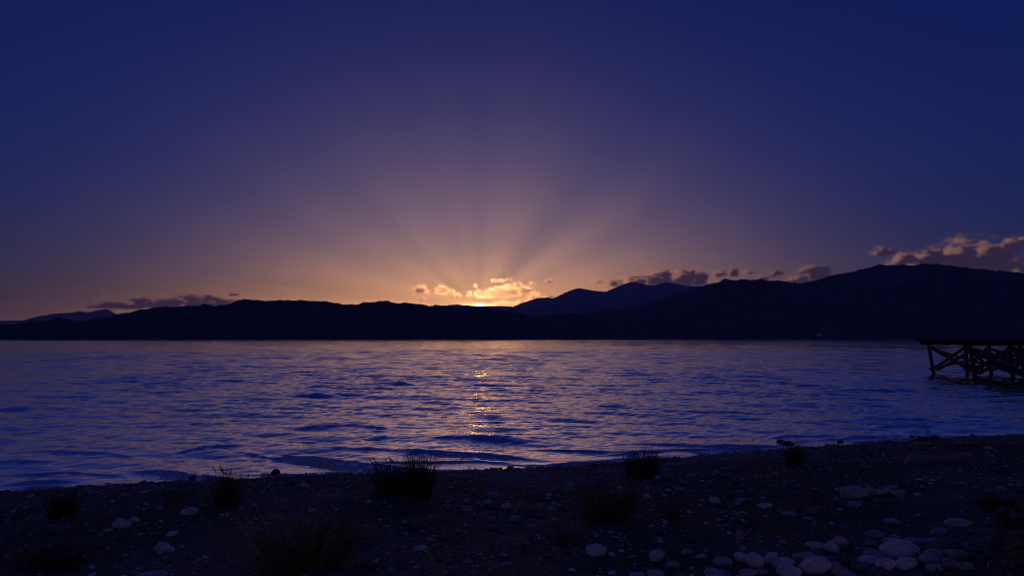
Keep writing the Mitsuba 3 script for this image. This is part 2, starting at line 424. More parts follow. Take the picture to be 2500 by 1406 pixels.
for pts, hgt, wid, foam in CRESTS:
    L = crest_line(pts)
    seg = np.concatenate([[0], np.cumsum(np.linalg.norm(np.diff(L, axis=0), axis=1))])
    u = np.linspace(0, seg[-1], 160)
    P = np.stack([np.interp(u, seg, L[:, 0]), np.interp(u, seg, L[:, 1])], 1)
    P[:, 1] += 0.22 * (meshkit.fbm(np.stack([u * 0.8, 0 * u + hgt * 100, 0 * u], -1), 3, 5) - 0.5) * 2
    env = np.sin(np.pi * np.clip(u / seg[-1], 0, 1)) ** 1.0 * (0.7 + 0.6 * meshkit.noise(np.stack([u * 0.9, 0 * u, 0 * u], -1), 8))
    yc = np.interp(X, P[:, 0], P[:, 1])
    hc = np.interp(X, P[:, 0], env, left=0, right=0) * hgt
    dy = Y - yc
    prof = np.where(dy < 0, np.exp(-(dy / (wid * 0.55)) ** 2), np.exp(-(dy / (wid * 2.2)) ** 2))
    Zw += np.where(near_mask, hc * prof, 0)
    if foam:
        f0, f1 = crest_line([(foam[0], 1130)])[0][0], crest_line([(foam[1], 1130)])[0][0]
        x0, x1 = np.interp([foam[0], foam[1]], [p[0] for p in pts], L[:, 0])
        for _ in range(1500):
            q = rng.beta(1.3, 1.7)
            if hgt < .07 and rng.random() < .55:
                continue
            x = x0 + (x1 - x0) * q
            if meshkit.noise(np.array([x * 3.2, hgt * 77, 0.0]), 6) < 0.25 + 0.35 * rng.random():
                continue
            y = np.interp(x, P[:, 0], P[:, 1])
            h = np.interp(x, P[:, 0], env) * hgt
            dyk = -abs(rng.normal(0, wid * 0.30)) * (1 + 1.2 * (rng.random() < .2)) + 0.01
            z = h * math.exp(-(dyk / (wid * 0.55)) ** 2) + 0.012
            foam_bits.append((x, y + dyk, z, rng.uniform(.008, .028)))
deep = np.clip(off / 1.2, 0, 1)
Xw, Yw = X - 1.5 * DX * deep, Y - 1.5 * DY * deep
nR, nC = X.shape
i, j = np.meshgrid(np.arange(nR - 1), np.arange(nC - 1), indexing='ij')
a = (i * nC + j).ravel()
fw = np.vstack([np.stack([a, a + nC + 1, a + 1], 1), np.stack([a, a + nC, a + nC + 1], 1)])
vw = np.stack([Xw, Yw, Zw], -1).reshape(-1, 3)
under = (vw[:, 2] < ground_z(vw[:, 0], vw[:, 1]) - 0.25) & (vw[:, 1] < 40)      # buried under the beach: leave out
fw = fw[~under[fw].all(1)]
used, inv = np.unique(fw, return_inverse=True)
add('lake', (vw[used], inv.reshape(-1, 3)), 'water_material', 'wide wind-rippled lake reflecting the sunset sky', 'lake', kind='structure')
ico1, ico2, ico3 = (trimesh.creation.icosphere(subdivisions=k) for k in (1, 2, 3))
ico0 = trimesh.creation.icosahedron()
for _ in range(2600):                              # lace of foam left by the last small waves along the edge
    x = rng.uniform(-14, 22)
    if meshkit.fbm(np.array([x * .55, 3.3, 0.0]), 3, 15) < 0.46 + .14 * rng.random():
        continue
    y = shore_y(x) + 0.35 * meshkit.fbm(np.array([x * 1.4, 9.1, 0.0]), 3, 16) + rng.normal(0, .03) + (.35 if rng.random() < .35 else 0)
    foam_bits.append((x, y, max(0.0, float(ground_z(x, y))) + .006, rng.uniform(.005, .016)))
bits = []
for x, y, z, s in foam_bits:
    v = np.array(ico0.vertices) / np.linalg.norm(ico0.vertices[0])
    bits.append((v * s * rng.uniform(.6, 1.3, 3) + [x, y, z], np.array(ico0.faces)))
add('foam', cat(bits), 'foam_material', 'white foam of the small waves breaking on the beach', 'foam', kind='stuff')


# ------------------------------------------------------------------ hills and mountains
def ridge(key, sil, dist, front, material, label, bumps=(10.0, 45.0), wander=0.12, seed=0, nx=520, ny=46, back=1.5, pad=None, toe=0.55, shore_jitter=0.06):
    pts = np.array([azel(px, py) for px, py in sil])
    az = np.linspace(pts[0, 0], pts[-1, 0], nx)
    el = np.interp(az, pts[:, 0], pts[:, 1])
    ker = np.ones(5) / 5
    el = np.convolve(np.pad(el, 2, mode='edge'), ker, 'valid')
    nz = lambda k, s: meshkit.fbm(np.stack([az / k, 0 * az + s, 0 * az], -1), 4, seed) - 0.5
    D = dist * (1 + wander * 2 * nz(7, 1))
    Fr = front * (1 + shore_jitter * 2 * nz(9, 5))
    H = 4 + D * np.tan(np.radians(el))
    t = np.concatenate([np.linspace(0, 1, ny), np.linspace(1.04, back, 8)])
    A, Tt = np.meshgrid(az, t)
    R = Fr + (D - Fr) * Tt
    Z = np.where(Tt <= 1, H * (toe * Tt + (1 - toe) * Tt * Tt * (3 - 2 * Tt)), H * np.clip(1 - 0.85 * (Tt - 1) / (back - 1), 0, 1))
    xx, yy = R * np.sin(np.radians(A)), R * np.cos(np.radians(A))
    spur = meshkit.fbm(np.stack([A / 1.7, Tt * 2.1, 0 * A], -1), 4, seed + 3) - 0.5
    fine = meshkit.fbm(np.stack([xx / bumps[1] * 1.1, yy / bumps[1] * 1.1, 0 * A], -1), 4, seed + 7) - 0.5
    # silhouettes are seen against the spur heights in front: keep those below the line to the crest
    Z = Z + spur * 0.30 * H * np.sin(np.pi * np.clip(Tt, 0, 1)) * np.where(Tt < 1, 1, 0) + bumps[0] * fine * np.clip(Tt * 6, 0, 1)
    line = 4 + (H - 4) * R / D - 0.006 * D
    Z = np.where((Tt < 0.985) & (Tt > 0.02), np.minimum(Z, line), Z)
    Z = np.where(Tt < 0.02, -2.5, Z)
    v = np.stack([xx, yy, Z], -1).reshape(-1, 3)
    n = len(az)
    i, j = np.meshgrid(np.arange(len(t) - 1), np.arange(n - 1), indexing='ij')
    a = (i * n + j).ravel()
    f = np.vstack([np.stack([a, a + 1, a + n + 1], 1), np.stack([a, a + n + 1, a + n], 1)])
    add(key, (v, f), material, label, 'hill' if 'hill' in key else 'mountain', kind='structure', smooth=True)


ridge('hill', [(-700, 800), (-300, 802), (-100, 797), (0, 793), (60, 785), (140, 778), (165, 779), (195, 783), (250, 775), (300, 765), (370, 752), (430, 747), (500, 744.5), (530, 747), (570, 737), (600, 731), (640, 732),
               (770, 733), (850, 743), (905, 738), (940, 734), (1000, 742), (1060, 745), (1110, 742), (1140, 745), (1165, 747), (1200, 752), (1230, 757), (1290, 770), (1350, 782), (1450, 800), (1600, 815), (1750, 823), (1800, 826)],
      2700, 2000, 'forest_material', 'long dark forested hill across the lake at left and centre, the sun setting behind its crest', bumps=(17, 40), seed=1, nx=1500)
ridge('hill_001', [(1180, 790), (1292, 773), (1360, 767), (1430, 763), (1496, 757), (1560, 745), (1640, 722), (1715, 698), (1762, 687), (1827, 681), (1871, 684), (1929, 686), (1946, 690), (1990, 685), (2024, 676), (2058, 667), (2085, 663),
                   (2119, 653), (2150, 648), (2200, 647), (2245, 646), (2279, 644), (2296, 644), (2323, 649), (2398, 656), (2500, 667), (2700, 690), (3000, 720), (3600, 740)],
      3900, 2250, 'forest_material', 'high dark forested hill rising across the lake on the right', bumps=(20, 50), seed=11, nx=1300, wander=.08)
ridge('mountain', [(1160, 800), (1227, 759), (1258, 746), (1292, 734), (1319, 726.5), (1340, 726.5), (1350, 729), (1377, 716), (1400, 706), (1415, 703), (1448, 709.5), (1479, 712), (1513, 697), (1540, 689), (1550, 688), (1578, 695), (1598, 696), (1618, 690), (1629, 689),
                   (1666, 696), (1700, 699), (1745, 697), (1755, 689), (1764, 682), (1772, 679.5), (1780, 682), (1790, 690), (1810, 700), (1900, 720), (2000, 720)],
      12500, 8000, 'mountain_material', 'blue hazy mountain with rounded peaks behind the two hills', bumps=(16, 140), seed=21, nx=700, wander=.05)
ridge('mountain_001', [(-200, 800), (20, 795), (68, 778), (100, 771), (133, 765), (170, 763), (194, 760), (218, 762.6), (240, 757), (255, 755), (265, 755.5), (275, 762), (286, 769), (300, 773), (360, 785), (450, 800)],
      13500, 10500, 'mountain_material', 'far blue mountain with a single peak at the left edge of the hills', bumps=(14, 140), seed=31, nx=360, wander=.04)
ridge('mountain_002', [(-500, 775), (-200, 780), (0, 782.5), (40, 782), (90, 783), (200, 790), (320, 800)],
      15800, 13500, 'mountain_material', 'lowest and farthest pale range at the extreme left', bumps=(10, 160), seed=41, nx=200, wander=.03)
ridge('mountain_003', [(1060, 765), (1110, 752), (1140, 747), (1165, 749), (1195, 746.5), (1225, 747), (1262, 749), (1300, 765), (1340, 775)],
      16300, 14000, 'mountain_material', 'distant lilac range seen through the gap between the hills under the sun', bumps=(10, 160), seed=51, nx=200, wander=.03)
ridge('mountain_004', [(1960, 700), (2040, 672), (2085, 662), (2110, 656), (2135, 649), (2147, 645), (2152, 645), (2158, 648), (2190, 652), (2260, 660), (2330, 680)],
      5600, 4600, 'mountain_material', 'knobbly summit showing just behind the crest of the right hill', bumps=(14, 90), seed=61, nx=240, wander=.02)

# ------------------------------------------------------------------ haze
scene['haze_air'] = {'type': 'homogeneous', 'albedo': {'type': 'rgb', 'value': [.82, .93, .98]}, 'sigma_t': {'type': 'rgb', 'value': [1.8e-5, 3.0e-5, 7.0e-5]}}
scene['haze'] = {'type': 'cube', 'to_world': T4().translate([0, 7200, 747]).scale([24000, 10400, 753]), 'bsdf': {'type': 'null'}, 'interior': {'type': 'ref', 'id': 'haze_air'}}
tag('haze', 'thin evening haze over the lake and the hills', 'haze', kind='stuff')
#PART2
# ------------------------------------------------------------------ stones
def stone_mesh(a, b, c, shape='round', seed=0, sub=3):
    g = np.random.default_rng(1000 + seed)
    v = np.array((ico3 if sub == 3 else ico2).vertices)
    e = {'round': .95, 'dome': .9, 'flat': .85, 'loaf': .8, 'angular': .9}[shape]
    v = np.sign(v) * np.abs(v) ** e
    for _ in range({'round': 3, 'dome': 4, 'flat': 4, 'loaf': 6, 'angular': 11}[shape]):
        n = g.normal(size=3)
        n /= np.linalg.norm(n)
        d = g.uniform(.62, .86) if shape == 'angular' else g.uniform(.74, .92)
        s = v @ n - d
        v = v - np.where(s > 0, s * .9, 0)[:, None] * n
    o = g.uniform(0, 90, 3)
    v = v * (1 + .40 * (meshkit.fbm(v * 1.1 + o, 3) - .5))[:, None] + .09 * (meshkit.fbm(v * 4.5 + o, 2) - .5)[:, None] * v
    if shape == 'loaf':
        v[:, 2] *= 1 - .28 * v[:, 0]
    if shape == 'dome':
        v[:, 2] = np.where(v[:, 2] > 0, v[:, 2] * (1.05 - .2 * np.abs(v[:, 0])), v[:, 2])
    m = trimesh.Trimesh(v, (ico3 if sub == 3 else ico2).faces, process=False)
    trimesh.smoothing.filter_laplacian(m, iterations=1)
    v = np.array(m.vertices)
    v /= (v.max(0) - v.min(0)) / 2
    return v * [a, b, c], np.array(m.faces)


def rot(v, roll=0.0, yaw=0.0, pitch=0.0):
    cr, sr, cy, sy, cx, sx = math.cos(roll), math.sin(roll), math.cos(yaw), math.sin(yaw), math.cos(pitch), math.sin(pitch)
    v = v @ np.array([[cr, 0, sr], [0, 1, 0], [-sr, 0, cr]])          # in the picture plane: positive = right end down
    v = v @ np.array([[1, 0, 0], [0, cx, sx], [0, -sx, cx]])
    return v @ np.array([[cy, sy, 0], [-sy, cy, 0], [0, 0, 1]])


placed = []


def stone(px, py, w, h, tone, label, shape='round', roll=0.0, lift=0.0, category='stone', group=None, key='stone'):
    k = len(placed)
    P, t = on_ground(px, py + .32 * h)
    s = t / 1389.0
    a, c = .5 * w * s, .5 * h * s * 1.02
    b = min(max(a * rng.uniform(.62, .85), c * .8), a * 1.1)
    v, f = stone_mesh(a, b, c, shape, k)
    v = rot(v, math.radians(roll), rng.uniform(-.25, .25), rng.uniform(-.1, .1))
    P = P + [0, b * .35, c * .62 + lift * h * s]
    placed.append((P[0], P[1], max(a, b)))
    add(key, (v + P, f), STONE[tone], label, category, group)


HEAP = 'cobbles heaped at the lower right'
for row in [
    # left part of the beach
    (458, 1250, 43, 22, 'pale', 'large smooth oval pale stone lying in front of the narrow rush clump at left', 'round', 6),
    (292, 1281, 46, 19, 'pale', 'long pale stone tilted up to the right, touching a round one', 'loaf', -16),
    (324, 1272, 26, 17, 'pale', 'round pale stone leaning against the right end of a long pale stone', 'round'),
    (265, 1295, 22, 10, 'grey', 'small dull grey stone below the left end of the long pale stone', 'flat'),
    (139, 1294, 21, 16, 'dim', 'dim rounded stone standing alone below the dark twin rush clumps', 'round'),
    (394, 1341, 53, 24, 'pale', 'white slab of layered rock tilted up to the right, lower left beach', 'angular', -18),
    (160, 1356, 33, 12, 'pale', 'flat white grooved stone at the lower left beside the dark shrub', 'flat'),
    (500, 1361, 13, 10, 'pale', 'small bright round pebble below and right of the white layered slab', 'round'),
    (349, 1202, 18, 9, 'grey', 'grey stone near the waterline left of the small brown shrub', 'round'),
    (354, 1230, 13, 6, 'pale', 'small pale pebble left of the small brown shrub', 'flat'),
    (387, 1240, 19, 9, 'mauve', 'pinkish grey pebble just left of the large oval pale stone', 'round'),
    (71, 1212, 17, 6, 'pale', 'low pale stone by the waterline near the left edge', 'flat'),
    (378, 1373, 13, 7, 'grey', 'grey pebble below the white layered slab', 'round'),
    (439, 1368, 9, 7, 'blue', 'tiny bluish pebble between the white slab and the small bright pebble', 'round'),
    (478, 1370, 11, 7, 'grey', 'small grey pebble next to the small bright round pebble', 'round'),
    (553, 1256, 11, 6, 'pale', 'small pale pebble below the narrow rush clump', 'round'),
    (567, 1273, 21, 14, 'dim', 'dim round stone at the left foot of the big dry tussock', 'round'),
    (592, 1258, 24, 14, 'dim', 'dim oval stone behind the left side of the big dry tussock', 'round'),
    (583, 1227, 12, 6, 'grey', 'small grey pebble to the right of the narrow rush clump foot', 'round'),
    (390, 1286, 10, 6, 'blue', 'tiny bluish pebble below the large oval pale stone', 'round'),
    (105, 1281, 13, 7, 'dim', 'small dull pebble at the foot of the dark twin rush clumps', 'round'),
    (19, 1268, 9, 6, 'grey', 'small grey pebble at the extreme left edge', 'round'),
    (258, 1183, 18, 8, 'dark', 'low wet black stone at the water edge at left', 'flat'),
    (98, 1391, 24, 9, 'dim', 'dull flat stone in the bottom left corner', 'flat'),
    (368, 1404, 74, 9, 'blue', 'flat bluish stone cut by the bottom edge left of the big dry tussock', 'flat'),
    (210, 1280, 10, 6, 'grey', 'small grey pebble midway between the twin rush clumps and the long pale stone', 'round'),
    (336, 1388, 16, 8, 'grey', 'small speckled stone above the flat bluish stone at the bottom', 'flat'),
    (204, 1356, 10, 4, 'pale', 'thin white pebble right of the flat white grooved stone', 'flat'),
    (303, 1355, 13, 5, 'pale', 'thin pale pebble left of the white layered slab', 'flat'),
    # water's edge
    (472, 1167, 26, 13, 'dark', 'black wet boulder in the wash left of the narrow rush clump', 'dome'),
    (672, 1157, 25, 23, 'dark', 'black upright boulder standing in the wash left of the largest rush clump', 'dome'),
    (700, 1180, 24, 13, 'dim', 'dull oval stone on the shore below the black upright boulder', 'round'),
    (752, 1172, 22, 16, 'dim', 'dull hump-backed stone, upper right one of the shore group', 'dome', -12),
    (743, 1186, 26, 12, 'grey', 'grey tilted stone, front one of the shore group', 'loaf', -12),
    (722, 1181, 18, 12, 'dim', 'small dull stone in the middle of the shore group', 'round'),
    (848, 1189, 16, 8, 'mauve', 'pinkish stone left of the largest rush clump foot', 'round'),
    (701, 1198, 15, 8, 'dim', 'small dull pebble below the shore group of stones', 'round'),
    (851, 1219, 21, 11, 'dim', 'dull stone nearest the left foot of the largest rush clump', 'round'),
    (805, 1230, 24, 10, 'dim', 'low dull stone behind the big dry tussock top', 'flat'),
    (828, 1234, 21, 10, 'dim', 'dull stone touching the low dull stone behind the tussock', 'round'),
    (873, 1225, 23, 12, 'dim', 'dull rounded stone below the largest rush clump', 'round'),
    (899, 1225, 18, 9, 'pale', 'white stone below the largest rush clump', 'round'),
    (759, 1246, 18, 11, 'pale', 'pale round stone half hidden by the big dry tussock', 'round'),
    (762, 1259, 9, 6, 'pale', 'tiny pale pebble just below the half hidden pale stone', 'round'),
    (810, 1236, 9, 7, 'grey', 'tiny grey pebble between the two dull stones behind the tussock', 'round'),
    (856, 1263, 10, 7, 'blue', 'small blue-white pebble right of the big dry tussock', 'round'),
    (927, 1268, 9, 5, 'pale', 'tiny bright white pebble right of the tussock', 'flat'),
    (1013, 1276, 41, 28, 'dim', 'large dark dome-shaped stone alone on the gravel right of the tussock', 'dome'),
    (1082, 1179, 17, 10, 'dim', 'dull round stone right of the largest rush clump', 'round'),
    # middle
    (1193, 1198, 15, 9, 'grey', 'small grey stone behind the oval grey-blue stone in the middle', 'round'),
    (1202, 1209, 34, 16, 'blue', 'oval grey-blue stone in the middle of the beach', 'round'),
    (1146, 1209, 13, 8, 'dim', 'dull teal pebble left of the oval grey-blue stone', 'round'),
    (1140, 1244, 30, 15, 'mauve', 'pinkish brown stone at the left end of the long stick', 'loaf'),
    (1188, 1227, 23, 16, 'grey', 'grey stone sloping down to the right below the oval grey-blue stone', 'angular', 18),
    (1139, 1223, 11, 12, 'pale', 'pale wedge-shaped pebble above the pinkish brown stone', 'angular', -25),
    (1236, 1236, 24, 14, 'pale', 'pale blue-white stone next to the plank-like bark strip', 'round'),
    (1092, 1225, 12, 7, 'grey', 'small grey pebble left of the pale wedge-shaped pebble', 'round'),
    (1120, 1236, 12, 5, 'grey', 'thin grey pebble above the left end of the long stick', 'flat'),
    (1197, 1267, 13, 8, 'blue', 'small bluish pebble below the long stick', 'round'),
    (1215, 1290, 26, 14, 'dim', 'dull brownish stone below the long stick, left of the dark pair', 'round'),
    (1259, 1267, 31, 17, 'mauve', 'mauve rounded stone below the long stick, left one of a dark pair', 'round'),
    (1272, 1278, 19, 13, 'dim', 'dull round stone in front of the mauve one', 'dome'),
    (1256, 1285, 11, 5, 'blue', 'thin bluish pebble at the foot of the mauve stone', 'flat'),
    (1140, 1372, 26, 9, 'grey', 'grey flat stone near the bottom edge right of the tussock', 'flat', 6),
    (1060, 1309, 18, 5, 'blue', 'thin bluish stone below the large dark dome-shaped stone', 'flat'),
    (1343, 1294, 17, 7, 'blue', 'flat bluish pebble left of the dark twiggy plant', 'flat'),
    (1393, 1191, 28, 25, 'blue', 'large blue-grey stone behind the left twigs of the twiggy shrub', 'round'),
    (1341, 1208, 17, 7, 'pale', 'small pale pebble left of the large blue-grey stone', 'flat'),
    (1328, 1167, 9, 7, 'pale', 'tiny round pale pebble near the waterline in the middle', 'round'),
    (1516, 1191, 18, 10, 'pale', 'pale stone seen through the top of the twiggy shrub', 'round'),
    (1632, 1197, 15, 9, 'pale', 'pale stone behind the left side of the small reddish plant', 'round'),
    (1659, 1194, 20, 11, 'blue', 'bluish stone behind the right side of the small reddish plant', 'round'),
    (1580, 1212, 15, 6, 'pale', 'flat pale pebble right of the twiggy shrub', 'flat'),
    (1745, 1222, 25, 18, 'pale', 'round pale stone alone on the gravel right of the small reddish plant', 'round'),
    (1709, 1234, 10, 8, 'pale', 'small pale pebble below left of the lone round pale stone', 'round'),
    (1808, 1222, 23, 13, 'mauve', 'mauve dull stone right of the lone round pale stone', 'round'),
    (1835, 1221, 26, 15, 'dim', 'dark dull stone right of the mauve dull one', 'round'),
    (1783, 1236, 11, 8, 'grey', 'small grey pebble below the mauve dull stone', 'round'),
    (1659, 1248, 15, 12, 'blue', 'bluish pebble at the right foot of the small reddish plant', 'round'),
    (1563, 1259, 12, 9, 'grey', 'grey pebble at the right foot of the twiggy shrub', 'round'),
    (1357, 1245, 10, 6, 'pale', 'tiny pale pebble right of the long stick end', 'round'),
    (1372, 1238, 24, 8, 'dim', 'dull flat stone left of the twiggy shrub', 'flat'),
    (1453, 1345, 55, 30, 'pale', 'big white angular stone standing alone below the twiggy shrub', 'angular', -6),
    (1517, 1344, 17, 6, 'pale', 'small white pebble right of the big white angular stone', 'flat'),
    (1604, 1358, 41, 26, 'pale', 'white stone split along its left side, tilted down to the right', 'loaf', 28),
    (1678, 1348, 30, 11, 'grey', 'low grey-green stone above the bluish dome', 'loaf', 8),
    (1718, 1357, 21, 9, 'pale', 'flat pale mauve stone left of the heap', 'flat', -8),
    (1646, 1380, 37, 18, 'blue', 'bluish dome-shaped stone left of the heap, below the split white stone', 'dome'),
    # right: the group round the boulder and the far waterline
    (2091, 1204, 63, 36, 'grey', 'largest grey boulder of the group in the middle of the right beach', 'loaf', 8),
    (2058, 1196, 21, 15, 'grey', 'grey stone at the left end of the boulder group', 'round'),
    (2128, 1200, 36, 20, 'grey', 'grey stone wedged against the right side of the largest grey boulder', 'round'),
    (2148, 1202, 26, 15, 'pale', 'pale stone in the middle of the boulder group', 'round'),
    (2170, 1200, 23, 14, 'pale', 'pale stone right of the middle in the boulder group', 'round'),
    (2196, 1204, 34, 18, 'grey', 'grey dome at the right end of the boulder group', 'dome'),
    (2182, 1189, 27, 9, 'mauve', 'mauve flat stone at the back right of the boulder group', 'flat'),
    (2159, 1193, 22, 9, 'grey', 'grey flat stone at the back of the boulder group', 'flat'),
    (2118, 1185, 14, 8, 'mauve', 'small mauve stone behind the largest grey boulder', 'round'),
    (2139, 1185, 15, 8, 'dim', 'small dull stone behind the middle of the boulder group', 'round'),
    (2090, 1232, 36, 13, 'blue', 'flat bluish stone in front of the largest grey boulder', 'flat'),
    (1870, 1235, 34, 9, 'pale', 'flat pale stone pointing right, left of the bare twig plant', 'flat', 8),
    (1926, 1254, 33, 8, 'grey', 'flat grey stone below the bare twig plant', 'flat'),
    (1984, 1249, 43, 15, 'dim', 'long dull stone right of the flat grey one under the bare twig plant', 'round', 8),
    (1974, 1265, 23, 5, 'blue', 'thin bluish stone below the long dull stone', 'flat'),
    (1880, 1207, 34, 12, 'dim', 'dull stone left of the bare twig plant', 'round'),
    (1906, 1079, 23, 12, 'dark', 'black stone at the water edge left of the far rush clump', 'dome'),
    (1927, 1085, 28, 16, 'dark', 'bigger black stone directly left of the far rush clump', 'round'),
    (1898, 1093, 14, 9, 'dark', 'small black stone below the two black ones by the far rush clump', 'round'),
    (2052, 1079, 15, 11, 'dark', 'round black stone in the wash between the left and middle gull', 'round'),
    (2129, 1051, 11, 7, 'dark', 'small black rock sticking out of the water above the gulls', 'dome'),
    (2163, 1067, 16, 9, 'dark', 'black oval rock in the shallows right of the middle gull', 'round'),
    (2230, 1068, 16, 11, 'dark', 'black angular stone at the water edge left of the right gull', 'angular'),
    (2258, 1070, 32, 12, 'dark', 'long black stone under the right gull', 'loaf'),
    (2284, 1068, 24, 12, 'dark', 'black stone right of the right gull', 'round'),
    (2237, 1082, 17, 8, 'grey', 'pale grey half-round stone below the right gull', 'dome'),
    (2270, 1083, 13, 6, 'grey', 'small grey stone below the long black stone', 'flat'),
    (2404, 1077, 22, 15, 'dim', 'dull upright stone at the far right of the shore', 'angular'),
    (2381, 1082, 34, 12, 'dim', 'dull low stone left of the upright one at the far right of the shore', 'flat'),
    (2415, 1093, 22, 7, 'pale', 'pale flat stone in front of the upright one at the far right', 'flat'),
    (2446, 1192, 22, 9, 'blue', 'bluish stone alone near the right edge, above the green tussock', 'round'),
    (2347, 1178, 9, 5, 'pale', 'tiny white pebble, left one of two, below the driftwood log', 'round'),
    (2358, 1181, 8, 5, 'pale', 'tiny white pebble, right one of two, below the driftwood log', 'round'),
    (2181, 1274, 42, 18, 'blue', 'bluish humped stone above the heap, below the boulder group', 'dome'),
    (2343, 1277, 60, 18, 'grey', 'long grey humped stone alone above the right of the heap', 'loaf', 3),
    (2297, 1298, 37, 11, 'blue', 'flat blue-white stone tilted down to the right above the heap', 'flat', 12),
    (2363, 1294, 34, 11, 'dim', 'dull flat stone right of the flat blue-white one', 'flat'),
    (2420, 1301, 54, 13, 'dim', 'long dull flat stone left of the stump', 'flat'),
    (2437, 1303, 25, 7, 'blue', 'thin bluish stone lying on the long dull one by the stump', 'flat'),
    (2462, 1269, 28, 8, 'blue', 'flat bluish stone behind the stump at the right edge', 'flat', -6),
    (1909, 1323, 17, 8, 'blue', 'small bluish pebble above the left part of the heap', 'flat', 12),
    (1858, 1322, 9, 5, 'pale', 'tiny pale pebble above the left end of the heap', 'flat'),
]:
    px, py, w, h, tone, text, *more = row
    stone(px, py, w, h, tone, text, *(more or ['round']), group='stones on the beach')
